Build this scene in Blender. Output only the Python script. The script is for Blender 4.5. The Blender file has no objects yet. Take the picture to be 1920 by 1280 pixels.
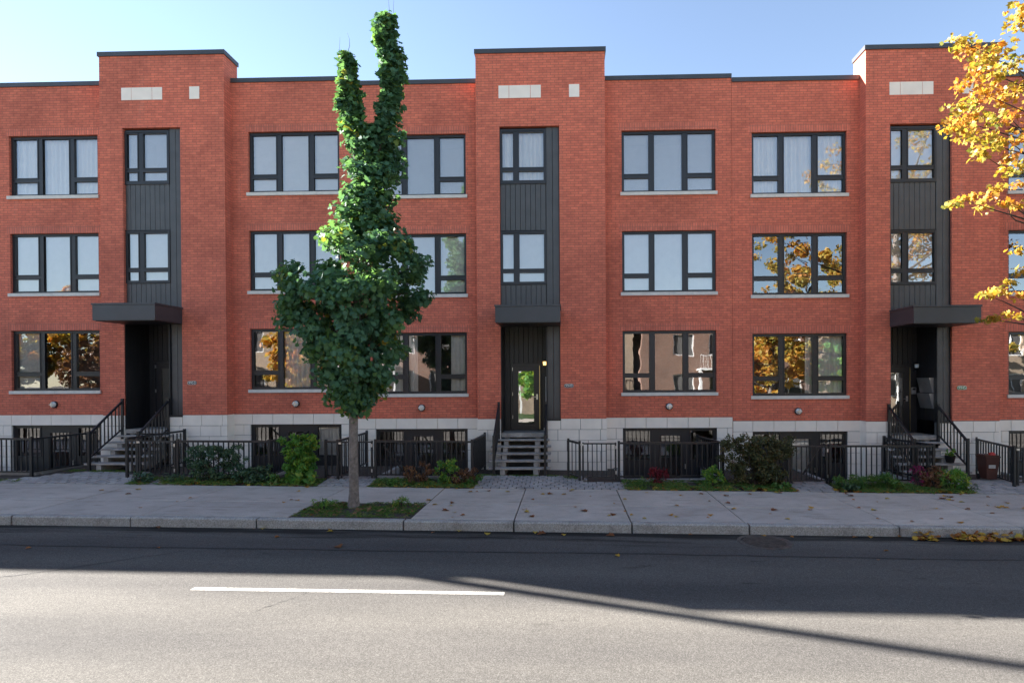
import bpy, math, random
import numpy as np
from mathutils import Vector, Matrix

rnd = random.Random(7)
rng = np.random.default_rng(11)
scene = bpy.context.scene
col = scene.collection
H = 2.7                                    # camera height above the pavement

# ------------------------------------------------------------------ camera
yaw, pitch, roll = math.radians(1.551), math.radians(-0.3976), math.radians(-0.3435)
f = Vector((-math.sin(yaw)*math.cos(pitch), math.cos(yaw)*math.cos(pitch), math.sin(pitch)))
r = Vector((math.cos(yaw), math.sin(yaw), 0)); u = r.cross(f)
r2 = r*math.cos(roll) + u*math.sin(roll); u2 = -r*math.sin(roll) + u*math.cos(roll)
cam_data = bpy.data.cameras.new('camera')
cam = bpy.data.objects.new('camera', cam_data); col.objects.link(cam)
cam.matrix_world = Matrix(((r2.x, u2.x, -f.x, 0), (r2.y, u2.y, -f.y, 0), (r2.z, u2.z, -f.z, H), (0, 0, 0, 1)))
cam_data.sensor_fit = 'HORIZONTAL'; cam_data.sensor_width = 36.0
cam_data.lens = 1100/1920*36
cam_data.shift_x = (960-1033)/1920; cam_data.shift_y = (717.64-640)/1920
cam_data.clip_start = 0.1; cam_data.clip_end = 2000
scene.camera = cam

# ------------------------------------------------------------------ sky and sun
SUN_AZ, SUN_EL = math.radians(70.5), math.radians(24.5)      # azimuth measured from +Y towards -X
to_sun = Vector((-math.sin(SUN_AZ)*math.cos(SUN_EL), math.cos(SUN_AZ)*math.cos(SUN_EL), math.sin(SUN_EL)))
world = bpy.data.worlds.new('World'); scene.world = world; world.use_nodes = True
nt = world.node_tree; nt.nodes.clear()
sky = nt.nodes.new('ShaderNodeTexSky'); sky.sky_type = 'NISHITA'; sky.sun_disc = False
sky.sun_elevation = SUN_EL; sky.sun_rotation = -SUN_AZ
sky.altitude = 50; sky.air_density = 1.0; sky.dust_density = 0.0; sky.ozone_density = 3.0
bg = nt.nodes.new('ShaderNodeBackground'); bg.inputs[1].default_value = 0.05
wo = nt.nodes.new('ShaderNodeOutputWorld')
hs_ = nt.nodes.new('ShaderNodeHueSaturation'); hs_.inputs['Saturation'].default_value = .84; hs_.inputs['Value'].default_value = .74; nt.links.new(sky.outputs[0], hs_.inputs['Color']); nt.links.new(hs_.outputs[0], bg.inputs[0]); nt.links.new(bg.outputs[0], wo.inputs[0])
sun_d = bpy.data.lights.new('sun', 'SUN'); sun_d.energy = 4.6; sun_d.angle = math.radians(0.4); sun_d.color = (1.0, 0.965, 0.92)
sun = bpy.data.objects.new('sun', sun_d); col.objects.link(sun)
sun.rotation_euler = to_sun.to_track_quat('Z', 'Y').to_euler()
vs = scene.view_settings; vs.view_transform = 'Standard'; vs.look = 'None'; vs.exposure = 3.12; vs.gamma = 1.0; vs.use_curve_mapping = False
scene.render.engine = 'CYCLES'
scene.cycles.max_bounces = 8; scene.cycles.diffuse_bounces = 4; scene.cycles.transparent_max_bounces = 12
scene.cycles.caustics_reflective = False; scene.cycles.caustics_refractive = False

# ------------------------------------------------------------------ materials
def new_mat(name):
    m = bpy.data.materials.new(name); m.use_nodes = True
    t = m.node_tree; b = t.nodes['Principled BSDF']
    return m, t, b
def N(t, typ, **kw):
    n = t.nodes.new(typ)
    for k, v in kw.items(): setattr(n, k, v)
    return n
def L(t, a, b): t.links.new(a, b)
def pos(t, scale=(1, 1, 1)):
    g = N(t, 'ShaderNodeNewGeometry'); m = N(t, 'ShaderNodeVectorMath', operation='MULTIPLY')
    L(t, g.outputs['Position'], m.inputs[0]); m.inputs[1].default_value = scale
    return m.outputs[0]
def noise(t, vec, scale, detail=4, rough=.55):
    n = N(t, 'ShaderNodeTexNoise'); n.inputs['Scale'].default_value = scale; n.inputs['Detail'].default_value = detail
    n.inputs['Roughness'].default_value = rough; L(t, vec, n.inputs['Vector']); return n.outputs[0]
def ramp(t, fac, stops):
    n = N(t, 'ShaderNodeValToRGB'); e = n.color_ramp.elements
    while len(e) < len(stops): e.new(0.5)
    for i, (p, c) in enumerate(stops):
        e[i].position = p; e[i].color = (c[0], c[1], c[2], 1)
    L(t, fac, n.inputs[0]); return n.outputs[0]
def mixc(t, fac, a, b, mode='MIX'):
    n = N(t, 'ShaderNodeMix', data_type='RGBA', blend_type=mode)
    if isinstance(fac, (int, float)): n.inputs[0].default_value = fac
    else: L(t, fac, n.inputs[0])
    for s, v in ((6, a), (7, b)):
        if isinstance(v, tuple): n.inputs[s].default_value = (v[0], v[1], v[2], 1)
        else: L(t, v, n.inputs[s])
    return n.outputs[2]
def bump(t, b, h, strength=.3, dist=.01):
    n = N(t, 'ShaderNodeBump'); n.inputs['Strength'].default_value = strength; n.inputs['Distance'].default_value = dist
    L(t, h, n.inputs['Height']); L(t, n.outputs[0], b.inputs['Normal'])
M = {}
def simple(name, c, rough=.6, var=.12, nscale=6, metal=0, spec=.5, bumps=0):
    m, t, b = new_mat(name)
    p = pos(t); n = noise(t, p, nscale)
    lo = tuple(x*(1-var) for x in c); hi = tuple(min(1, x*(1+var)) for x in c)
    L(t, ramp(t, n, [(.3, lo), (.7, hi)]), b.inputs['Base Color'])
    b.inputs['Roughness'].default_value = rough; b.inputs['Metallic'].default_value = metal
    b.inputs['Specular IOR Level'].default_value = spec
    if bumps: bump(t, b, noise(t, p, nscale*12), bumps, .004)
    M[name] = m; return m
def wall_vec(t):
    g = N(t, 'ShaderNodeNewGeometry'); s = N(t, 'ShaderNodeSeparateXYZ'); L(t, g.outputs['Position'], s.inputs[0])
    a = N(t, 'ShaderNodeMath', operation='ADD'); L(t, s.outputs[0], a.inputs[0]); L(t, s.outputs[1], a.inputs[1])
    return a.outputs[0], s.outputs[2]
def brick_mat(name, c1, c2, mortar, soldier=False, bw=.222, bh=.0725, ms=.007):
    m, t, b = new_mat(name)
    h, v = wall_vec(t); c = N(t, 'ShaderNodeCombineXYZ')
    if soldier: L(t, v, c.inputs[0]); L(t, h, c.inputs[1])
    else: L(t, h, c.inputs[0]); L(t, v, c.inputs[1])
    # slightly uneven courses
    w = N(t, 'ShaderNodeTexNoise'); w.inputs['Scale'].default_value = 2.2; L(t, c.outputs[0], w.inputs['Vector'])
    ad = N(t, 'ShaderNodeMix', data_type='RGBA', blend_type='LINEAR_LIGHT'); ad.inputs[0].default_value = .004
    L(t, c.outputs[0], ad.inputs[6]); L(t, w.outputs[1], ad.inputs[7])
    br = N(t, 'ShaderNodeTexBrick'); br.offset = .5 if not soldier else 0.0
    L(t, ad.outputs[2], br.inputs['Vector'])
    br.inputs['Color1'].default_value = (*c1, 1); br.inputs['Color2'].default_value = (*c2, 1); br.inputs['Mortar'].default_value = (*mortar, 1)
    br.inputs['Scale'].default_value = 1; br.inputs['Mortar Size'].default_value = ms; br.inputs['Mortar Smooth'].default_value = .2
    br.inputs['Bias'].default_value = 0; br.inputs['Brick Width'].default_value = bw; br.inputs['Row Height'].default_value = bh
    p = pos(t)
    n1 = noise(t, p, .55, 5); n2 = noise(t, p, 9, 3)
    cc = mixc(t, 1.0, br.outputs[0], ramp(t, n1, [(.28, (.78, .76, .76)), (.5, (1, 1, 1)), (.75, (1.12, 1.06, 1.05))]), 'MULTIPLY')
    cc = mixc(t, 1.0, cc, ramp(t, n2, [(.3, (.86, .86, .86)), (.7, (1.1, 1.1, 1.1))]), 'MULTIPLY')
    # pale lime streaks
    ps = pos(t, (1.3, 1.3, .16)); st = noise(t, ps, 1.7, 6, .65)
    cc = mixc(t, ramp(t, st, [(.62, (0, 0, 0)), (.8, (.16, .16, .16))]), cc, (.6, .42, .34))
    oi = N(t, 'ShaderNodeObjectInfo'); cc = mixc(t, 1, cc, ramp(t, oi.outputs['Random'], [(0, (.92, .93, .94)), (1, (1.05, 1.04, 1.03))]), 'MULTIPLY')
    sk = noise(t, pos(t, (5, 5, .25)), 1.2, 4, .6); cc = mixc(t, ramp(t, sk, [(.60, (0, 0, 0)), (.78, (.30, .30, .30))]), cc, (.20, .075, .055))
    L(t, cc, b.inputs['Base Color']); b.inputs['Roughness'].default_value = .85
    inv = N(t, 'ShaderNodeMath', operation='SUBTRACT'); inv.inputs[0].default_value = 1; L(t, br.outputs[1], inv.inputs[1])
    bump(t, b, inv.outputs[0], .6, .006)
    M[name] = m
brick_mat('brick', (.70, .185, .108), (.57, .142, .086), (.33, .105, .072))
brick_mat('brick_soldier', (.68, .185, .115), (.56, .145, .092), (.38, .13, .09), soldier=True, ms=.009)
brick_mat('brick_beige', (.36, .27, .18), (.30, .22, .15), (.36, .33, .29))
brick_mat('brick_brown', (.24, .13, .085), (.19, .10, .07), (.28, .25, .22))
simple('stone', (.82, .74, .65), .75, .06, 2.5, bumps=.15)
simple('stone_joint', (.12, .112, .105), .9)
simple('sill_stone', (.62, .59, .54), .8, .08, 5)
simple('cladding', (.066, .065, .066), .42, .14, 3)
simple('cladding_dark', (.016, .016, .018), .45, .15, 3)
simple('frame', (.016, .016, .019), .4, .1, 4)
simple('coping', (.045, .047, .052), .4, .12, 2)
simple('black_metal', (.012, .013, .016), .38, .15, 8)
simple('concrete_step', (.33, .30, .27), .85, .3, 5, bumps=.2)
simple('room', (.10, .095, .09), .9)
simple('fabric', (.90, .88, .83), .9, .03)
simple('fabric_grey', (.62, .61, .60), .9, .05)
simple('steel', (.55, .55, .56), .3, .05, metal=1)
simple('aluminium', (.42, .43, .45), .35, .1, metal=.8)
simple('strip_reflection', (.55, .43, .22), .3, .05, metal=.8)  # pale yellow of a reflection, put into the weatherstrip's colour
simple('white_paint', (.75, .75, .73), .5, .04)
simple('bin_brown', (.085, .03, .022), .5, .1)
simple('bin_red', (.45, .03, .02), .5, .1)
simple('bark', (.17, .14, .12), .9, .4, 14, bumps=.8)
simple('bark_dark', (.05, .04, .033), .9, .3, 14, bumps=.6)
simple('soil', (.055, .042, .032), .95, .5, 14, bumps=.6)
simple('crack_dark', (.018, .017, .016), .95)
simple('roofing', (.12, .12, .12), .9)
simple('globe_glass', (.62, .66, .66), .12, .05)
simple('plaque_black', (.012, .014, .018), .4)
simple('plaque_green', (.05, .16, .01), .4)
simple('digit_white', (.75, .75, .70), .5, .02)
simple('rust_iron', (.075, .06, .05), .75, .4, 12, bumps=.5)
simple('pot_black', (.02, .02, .022), .6)
def lamp_mat():
    m, t, b = new_mat('lamp_lit'); b.inputs['Base Color'].default_value = (.9, .6, .25, 1)
    b.inputs['Emission Color'].default_value = (1, .55, .16, 1); b.inputs['Emission Strength'].default_value = .45
    M['lamp_lit'] = m
lamp_mat()
def glass_mat():
    m, t, b = new_mat('glass'); t.nodes.remove(b); out = t.nodes['Material Output']
    tr = N(t, 'ShaderNodeBsdfTransparent'); tr.inputs[0].default_value = (.97, .97, .96, 1)
    gl = N(t, 'ShaderNodeBsdfGlossy'); gl.inputs['Roughness'].default_value = .0; gl.inputs[0].default_value = (.97, .98, 1, 1)
    fr = N(t, 'ShaderNodeFresnel'); fr.inputs[0].default_value = 1.5
    mr = N(t, 'ShaderNodeMapRange'); mr.inputs[1].default_value = 0.04; mr.inputs[2].default_value = 1; mr.inputs[3].default_value = .24; mr.inputs[4].default_value = 1
    L(t, fr.outputs[0], mr.inputs[0])
    n = N(t, 'ShaderNodeBump'); n.inputs['Strength'].default_value = .12; n.inputs['Distance'].default_value = .02
    L(t, noise(t, pos(t, (1, 1, .8)), 1.6, 2, .4), n.inputs['Height']); L(t, n.outputs[0], gl.inputs['Normal'])
    mx = N(t, 'ShaderNodeMixShader'); L(t, mr.outputs[0], mx.inputs[0]); L(t, tr.outputs[0], mx.inputs[1]); L(t, gl.outputs[0], mx.inputs[2])
    L(t, mx.outputs[0], out.inputs[0]); M['glass'] = m
glass_mat()
def asphalt_mat():
    m, t, b = new_mat('asphalt'); p = pos(t)
    v = N(t, 'ShaderNodeTexVoronoi'); v.inputs['Scale'].default_value = 120; L(t, p, v.inputs['Vector'])
    n1 = noise(t, p, 170, 2); n2 = noise(t, pos(t, (.25, 1.2, 1)), .9, 6, .6); n3 = noise(t, p, 22, 4, .7)
    c = ramp(t, v.outputs['Color'], [(.1, (.070, .065, .059)), (.55, (.103, .096, .087)), (.95, (.170, .159, .145))])
    c = mixc(t, 1, c, ramp(t, n2, [(.3, (.80, .80, .81)), (.7, (1.14, 1.13, 1.11))]), 'MULTIPLY')
    c = mixc(t, 1, c, ramp(t, n3, [(.3, (.92, .92, .92)), (.7, (1.06, 1.06, 1.06))]), 'MULTIPLY')
    g_ = N(t, 'ShaderNodeNewGeometry'); s_ = N(t, 'ShaderNodeSeparateXYZ'); L(t, g_.outputs['Position'], s_.inputs[0])
    # polished wheel tracks and darker strips between them
    wv = N(t, 'ShaderNodeMath', operation='MULTIPLY_ADD'); L(t, s_.outputs[1], wv.inputs[0]); wv.inputs[1].default_value = 3.6; wv.inputs[2].default_value = .6
    wj = N(t, 'ShaderNodeMath', operation='ADD'); L(t, wv.outputs[0], wj.inputs[0]); L(t, noise(t, pos(t, (.1, .6, 1)), 1.0, 3), wj.inputs[1])
    sn = N(t, 'ShaderNodeMath', operation='SINE'); L(t, wj.outputs[0], sn.inputs[0])
    mrr = N(t, 'ShaderNodeMapRange'); mrr.inputs[1].default_value = -1; L(t, sn.outputs[0], mrr.inputs[0])
    c = mixc(t, 1, c, ramp(t, mrr.outputs[0], [(.0, (.88, .88, .89)), (1, (1.08, 1.075, 1.06))]), 'MULTIPLY')
    # oil drips and old stains
    st = noise(t, pos(t, (.55, 1.3, 1)), 2.4, 5, .6)
    c = mixc(t, ramp(t, st, [(.66, (0, 0, 0)), (.74, (.55, .55, .55))]), c, (.035, .033, .03))
    # damp gutter and dirt streaks along the kerb
    wn = noise(t, pos(t, (.30, 3.4, 1)), 1.3, 6, .65)
    a = N(t, 'ShaderNodeMath', operation='MULTIPLY_ADD'); L(t, wn, a.inputs[0]); a.inputs[1].default_value = 2.6; L(t, s_.outputs[1], a.inputs[2])
    mr = N(t, 'ShaderNodeMapRange'); mr.inputs[1].default_value = 11.65; mr.inputs[2].default_value = 12.25; L(t, a.outputs[0], mr.inputs[0])
    mm = N(t, 'ShaderNodeMath', operation='MULTIPLY'); mm.inputs[1].default_value = .8; L(t, mr.outputs[0], mm.inputs[0])
    c = mixc(t, mm.outputs[0], c, (.012, .011, .010))
    L(t, c, b.inputs['Base Color']); b.inputs['Roughness'].default_value = .97; b.inputs['Specular IOR Level'].default_value = .08
    ad = N(t, 'ShaderNodeMath', operation='ADD'); L(t, v.outputs['Distance'], ad.inputs[0]); L(t, n1, ad.inputs[1])
    bump(t, b, ad.outputs[0], .3, .004); M['asphalt'] = m
asphalt_mat()
def concrete_mat(name, lo, hi, dark):
    m, t, b = new_mat(name); p = pos(t)
    n1 = noise(t, p, 1.1, 6, .62); n2 = noise(t, p, 60, 3); n3 = noise(t, pos(t, (.5, 1.6, 1)), 3, 5, .7)
    c = ramp(t, n1, [(.3, lo), (.7, hi)])
    c = mixc(t, 1, c, ramp(t, n2, [(.3, (.85, .85, .85)), (.7, (1.13, 1.13, 1.13))]), 'MULTIPLY')
    c = mixc(t, ramp(t, n3, [(.52, (0, 0, 0)), (.76, (.75, .75, .75))]), c, dark)
    c = mixc(t, ramp(t, noise(t, p, 4.5, 6, .75), [(.60, (0, 0, 0)), (.68, (.35, .35, .35))]), c, dark)
    oi = N(t, 'ShaderNodeObjectInfo'); c = mixc(t, 1, c, ramp(t, oi.outputs['Random'], [(0, (.90, .90, .91)), (1, (1.1, 1.09, 1.07))]), 'MULTIPLY')
    L(t, c, b.inputs['Base Color']); b.inputs['Roughness'].default_value = .88
    bump(t, b, n2, .3, .004); M[name] = m
concrete_mat('sidewalk', (.40, .355, .30), (.53, .475, .41), (.23, .20, .165))
concrete_mat('paver', (.24, .225, .215), (.42, .39, .365), (.12, .11, .10))
concrete_mat('pit_concrete', (.26, .26, .25), (.36, .35, .34), (.16, .15, .14))
def kerb_mat():
    m, t, b = new_mat('kerb'); p = pos(t)
    v = N(t, 'ShaderNodeTexVoronoi'); v.inputs['Scale'].default_value = 60; L(t, p, v.inputs['Vector'])
    c = ramp(t, v.outputs['Color'], [(.1, (.24, .225, .20)), (.5, (.34, .32, .29)), (.95, (.44, .42, .385))])
    c = mixc(t, ramp(t, noise(t, p, 2.2, 6, .7), [(.5, (0, 0, 0)), (.8, (.7, .7, .7))]), c, (.07, .055, .045))
    L(t, c, b.inputs['Base Color']); b.inputs['Roughness'].default_value = .9; bump(t, b, noise(t, p, 45), .6, .008); M['kerb'] = m
kerb_mat()
def line_mat():
    m, t, b = new_mat('road_paint'); p = pos(t)
    L(t, mixc(t, ramp(t, noise(t, p, 40, 4, .7), [(.42, (0, 0, 0)), (.62, (.9, .9, .9))]), (.50, .47, .42), (.12, .112, .10)), b.inputs['Base Color'])
    b.inputs['Roughness'].default_value = .8; M['road_paint'] = m
line_mat()
def leaf_mat(name, stops, trans=.4, rough=.45):
    m, t, b = new_mat(name); out = t.nodes['Material Output']
    at = N(t, 'ShaderNodeAttribute', attribute_name='leafrand')
    c = ramp(t, at.outputs['Fac'], stops)
    L(t, c, b.inputs['Base Color']); b.inputs['Roughness'].default_value = rough; b.inputs['Specular IOR Level'].default_value = .25
    tl = N(t, 'ShaderNodeBsdfTranslucent'); br = mixc(t, 1, c, (1.65, 1.5, .75), 'MULTIPLY'); L(t, br, tl.inputs[0])
    mx = N(t, 'ShaderNodeMixShader'); mx.inputs[0].default_value = trans
    L(t, b.outputs[0], mx.inputs[1]); L(t, tl.outputs[0], mx.inputs[2]); L(t, mx.outputs[0], out.inputs[0]); M[name] = m
leaf_mat('leaf_green', [(0, (.052, .125, .090)), (.5, (.070, .162, .092)), (.86, (.095, .19, .055)), (.95, (.22, .22, .035)), (1, (.30, .16, .03))], .36, .6)
leaf_mat('leaf_gold', [(0, (.11, .15, .035)), (.3, (.31, .25, .05)), (.62, (.44, .26, .05)), (.82, (.42, .16, .03)), (1, (.24, .08, .025))], .40)
leaf_mat('leaf_shrub', [(0, (.03, .07, .045)), (.6, (.065, .125, .07)), (1, (.15, .20, .10))], .25)
leaf_mat('leaf_lime', [(0, (.05, .16, .05)), (.5, (.11, .26, .05)), (.85, (.25, .34, .05)), (1, (.42, .34, .05))], .4)
leaf_mat('leaf_bronze', [(0, (.035, .045, .025)), (.5, (.075, .085, .035)), (.85, (.14, .11, .045)), (1, (.16, .07, .04))], .25)
leaf_mat('leaf_red', [(0, (.10, .012, .018)), (1, (.26, .03, .045))], .3)
leaf_mat('leaf_dry', [(0, (.08, .045, .03)), (.6, (.19, .09, .045)), (1, (.30, .18, .08))], .2)
leaf_mat('leaf_fallen', [(0, (.14, .05, .02)), (.35, (.30, .11, .025)), (.7, (.48, .26, .03)), (1, (.42, .32, .05))], .15, .6)
leaf_mat('leaf_grass', [(0, (.045, .11, .03)), (.6, (.09, .19, .04)), (.9, (.18, .20, .06)), (1, (.24, .17, .08))], .3)
leaf_mat('leaf_magenta', [(0, (.16, .01, .06)), (1, (.34, .03, .14))], .3)

# ------------------------------------------------------------------ mesh helpers
class MB:
    def __init__(s): s.v = []; s.f = []
    def box(s, x0, x1, y0, y1, z0, z1):
        b = len(s.v)
        s.v += [(x0, y0, z0), (x1, y0, z0), (x1, y1, z0), (x0, y1, z0), (x0, y0, z1), (x1, y0, z1), (x1, y1, z1), (x0, y1, z1)]
        s.f += [(b, b+3, b+2, b+1), (b+4, b+5, b+6, b+7), (b, b+1, b+5, b+4), (b+1, b+2, b+6, b+5), (b+2, b+3, b+7, b+6), (b+3, b, b+4, b+7)]
        return s
    def quad(s, a, b, c, d):
        i = len(s.v); s.v += [a, b, c, d]; s.f.append((i, i+1, i+2, i+3)); return s
    def bar(s, p, q, w, d=None):
        """square bar from p to q"""
        d = d or w
        p = Vector(p); q = Vector(q); t = (q-p).normalized()
        a = t.cross(Vector((0, 0, 1)))
        if a.length < 1e-3: a = Vector((1, 0, 0))
        a.normalize(); b = t.cross(a).normalized()
        i = len(s.v)
        for e in (p, q):
            for sx, sy in ((-1, -1), (1, -1), (1, 1), (-1, 1)):
                s.v.append(tuple(e + a*(sx*w/2) + b*(sy*d/2)))
        s.f += [(i, i+1, i+2, i+3), (i+7, i+6, i+5, i+4)] + [(i+k, i+4+k, i+4+(k+1) % 4, i+(k+1) % 4) for k in range(4)]
        return s
    def tube(s, pts, rad, n=8, cap=True):
        pts = [Vector(p) for p in pts]
        if not hasattr(rad, '__len__'): rad = [rad]*len(pts)
        base = len(s.v); ref = Vector((.31, .95, .1)).normalized()
        for k, p in enumerate(pts):
            t = (pts[min(k+1, len(pts)-1)] - pts[max(k-1, 0)]).normalized()
            rr = ref if abs(t.dot(ref)) < .9 else Vector((1, 0, 0))
            a = t.cross(rr).normalized(); b = t.cross(a).normalized()
            for j in range(n):
                an = 2*math.pi*j/n; s.v.append(tuple(p + (a*math.cos(an) + b*math.sin(an))*rad[k]))
        for k in range(len(pts)-1):
            for j in range(n):
                s.f.append((base+k*n+j, base+k*n+(j+1) % n, base+(k+1)*n+(j+1) % n, base+(k+1)*n+j))
        if cap:
            s.f.append(tuple(base+j for j in range(n))[::-1]); e = base+(len(pts)-1)*n; s.f.append(tuple(e+j for j in range(n)))
        return s
    def lathe(s, prof, n=16, axis='z', c=(0, 0, 0)):
        base = len(s.v)
        for rr, h in prof:
            for j in range(n):
                a = 2*math.pi*j/n; x, y = rr*math.cos(a), rr*math.sin(a)
                s.v.append((c[0]+x, c[1]+y, c[2]+h) if axis == 'z' else (c[0]+x, c[1]-h, c[2]+y))
        for k in range(len(prof)-1):
            for j in range(n):
                q = (base+k*n+j, base+k*n+(j+1) % n, base+(k+1)*n+(j+1) % n, base+(k+1)*n+j)
                s.f.append(q)
        return s
    def mesh(s, name, mat, smooth=False):
        me = bpy.data.meshes.new(name); me.from_pydata(s.v, [], s.f); me.materials.append(M[mat])
        if smooth: me.polygons.foreach_set('use_smooth', [True]*len(me.polygons))
        me.update(); return me
    def build(s, name, mat, parent=None, loc=(0, 0, 0), smooth=False):
        return link(name, s.mesh(name, mat, smooth), parent, loc)
def link(name, data, parent=None, loc=(0, 0, 0), rot=(0, 0, 0), scale=(1, 1, 1)):
    o = bpy.data.objects.new(name, data); col.objects.link(o); o.parent = parent
    o.location = loc; o.rotation_euler = rot; o.scale = scale; return o
def tag(o, label, cat, group=None, kind=None):
    o['label'] = label; o['category'] = cat
    if group: o['group'] = group
    if kind: o['kind'] = kind
    return o
def struct(o): o['kind'] = 'structure'; return o
def empty(name, loc=(0, 0, 0)):
    o = bpy.data.objects.new(name, None); col.objects.link(o); o.location = loc; o.empty_display_size = .2; return o
cache = {}
def shared(key, fn):
    if key not in cache: cache[key] = fn()
    return cache[key]
def tri_mesh(name, V, F, mat, rand=None):
    me = bpy.data.meshes.new(name)
    me.vertices.add(len(V)); me.vertices.foreach_set('co', np.asarray(V, dtype=np.float32).ravel())
    F = np.asarray(F, dtype=np.int32); nl = F.size
    me.loops.add(nl); me.loops.foreach_set('vertex_index', F.ravel())
    me.polygons.add(len(F)); me.polygons.foreach_set('loop_start', np.arange(0, nl, 3, dtype=np.int32)); me.polygons.foreach_set('loop_total', np.full(len(F), 3, dtype=np.int32))
    if rand is not None:
        at = me.attributes.new('leafrand', 'FLOAT', 'FACE'); at.data.foreach_set('value', np.asarray(rand, dtype=np.float32))
    me.materials.append(M[mat]); me.update(calc_edges=True); return me

# ------------------------------------------------------------------ leaves
def half(pts): return pts + [(-x, y) for x, y in reversed(pts) if x > 1e-6]
MAPLE = half([(0, -.50), (.20, -.40), (.46, -.22), (.30, -.08), (.52, .18), (.24, .14), (.16, .30), (0, .55)])
OVAL = half([(0, -.5), (.2, -.22), (.24, .1), (0, .5)])
BLADE = half([(0, -.5), (.06, -.2), (.05, .25), (0, .6)])
def leaves(P, Nn, size, shape=MAPLE, fold=.18, rand=None, roll=None):
    """P (n,3) leaf centres, Nn (n,3) normals; returns V, F, rand per face"""
    n = len(P); S = np.array(shape); k = len(S)
    Nn = Nn/np.linalg.norm(Nn, axis=1, keepdims=True)
    ref = rng.normal(size=(n, 3)); 
    if roll is not None: ref = roll + .35*ref
    a = np.cross(Nn, ref); a /= np.linalg.norm(a, axis=1, keepdims=True)+1e-9; b = np.cross(Nn, a)
    sz = (size*(0.6+.5*rng.random(n)+.6*rng.random(n)**4))[:, None, None]
    loc = np.concatenate([S, [[0, 0]]], 0)
    zz = fold*(np.abs(loc[:, 0])*1.0) - .25*fold*np.abs(loc[:, 1]); zz[-1] = 0
    V = P[:, None, :] + sz*(a[:, None, :]*loc[None, :, 0:1] + b[:, None, :]*loc[None, :, 1:2] + Nn[:, None, :]*zz[None, :, None])
    base = (np.arange(n)*(k+1))[:, None, None]
    tri = np.array([(k, i, (i+1) % k) for i in range(k)])[None]
    F = (base+tri).reshape(-1, 3)
    rd = rng.random(n) if rand is None else rand
    return V.reshape(-1, 3), F, np.repeat(rd, k)
def clump_leaves(clumps, per, size, shape=MAPLE, up=.5, out=.7, rnds=.6, shell=.35, center=None, tint=None):
    Ps, Ns, R = [], [], []
    for c in clumps:
        cx, rr = np.array(c[:3]), np.array(c[3:6]); n = max(3, int(per*(c[6] if len(c) > 6 else 1)))
        d = rng.normal(size=(n, 3)); d /= np.linalg.norm(d, axis=1, keepdims=True)
        rad = (shell+(1-shell)*rng.random(n)**.6)[:, None]
        Ps.append(cx + d*rad*rr)
        o = d.copy()
        if center is not None:
            q = Ps[-1]-np.array(center); o = .5*d+.5*q/(np.linalg.norm(q, axis=1, keepdims=True)+1e-6)
        Ns.append(out*o + np.array([0, 0, up]) + rnds*rng.normal(size=(n, 3)))
        t0 = rng.random() if tint is None else tint
        R.append(np.clip(.55*rng.random(n)+.45*t0, 0, 1))
    return leaves(np.concatenate(Ps), np.concatenate(Ns), size, shape, rand=np.concatenate(R))

# ================================================================== GROUND
SL = -.012
def g(x, y):
    return SL*x + .10*min(1, max(0, (y-14.35)/1.0))
def sheet(name, x0, x1, y0, y1, zf, mat, parent=None, nx=1, ny=1):
    m = MB(); xs = np.linspace(x0, x1, nx+1); ys = np.linspace(y0, y1, ny+1)
    for j in ys:
        for i in xs: m.v.append((float(i), float(j), float(zf(i, j))))
    for j in range(ny):
        for i in range(nx):
            a = j*(nx+1)+i; m.f.append((a, a+1, a+nx+2, a+nx+1))
    return m.build(name, mat, parent)
struct(sheet('ground', -400, 400, -400, 400, lambda x, y: -1.9+SL*x*.2, 'soil'))
road = struct(sheet('road', -90, 90, -1.0, 11.05, lambda x, y: -.18+SL*x, 'asphalt', nx=8, ny=4))
# centre-line dashes
for x0 in (-28.4, -16.6, -5.1, 6.9+.9, 18.2):
    sheet('lane_dash', x0, x0+4.25, 7.76, 7.87, lambda x, y: -.176+SL*x, 'road_paint', road, nx=4)
def crack(pts, w=.012):
    m = MB(); P = []
    for k in range(len(pts)-1):
        n = 14
        for i in range(n):
            t = i/n; P.append((pts[k][0]*(1-t)+pts[k+1][0]*t + rnd.uniform(-.02, .02), pts[k][1]*(1-t)+pts[k+1][1]*t + rnd.uniform(-.02, .02)))
    for a, b in zip(P, P[1:]):
        ww = w*rnd.uniform(.5, 1.2)
        m.quad((a[0], a[1]-ww, -.1755+SL*a[0]), (b[0], b[1]-ww, -.1755+SL*b[0]), (b[0], b[1]+ww, -.1755+SL*b[0]), (a[0], a[1]+ww, -.1755+SL*a[0]))
    m.build('crack', 'crack_dark', road)
crack([(-8.6, 7.85), (-7.7, 8.4), (-6.2, 9.6)]); crack([(-13, 9.72), (-6, 9.66), (1, 9.7), (6.4, 9.62), (14, 9.68)], .02); crack([(-3.85, 7.1), (-3.55, 7.6), (-3.45, 7.9)], .008); 
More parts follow.
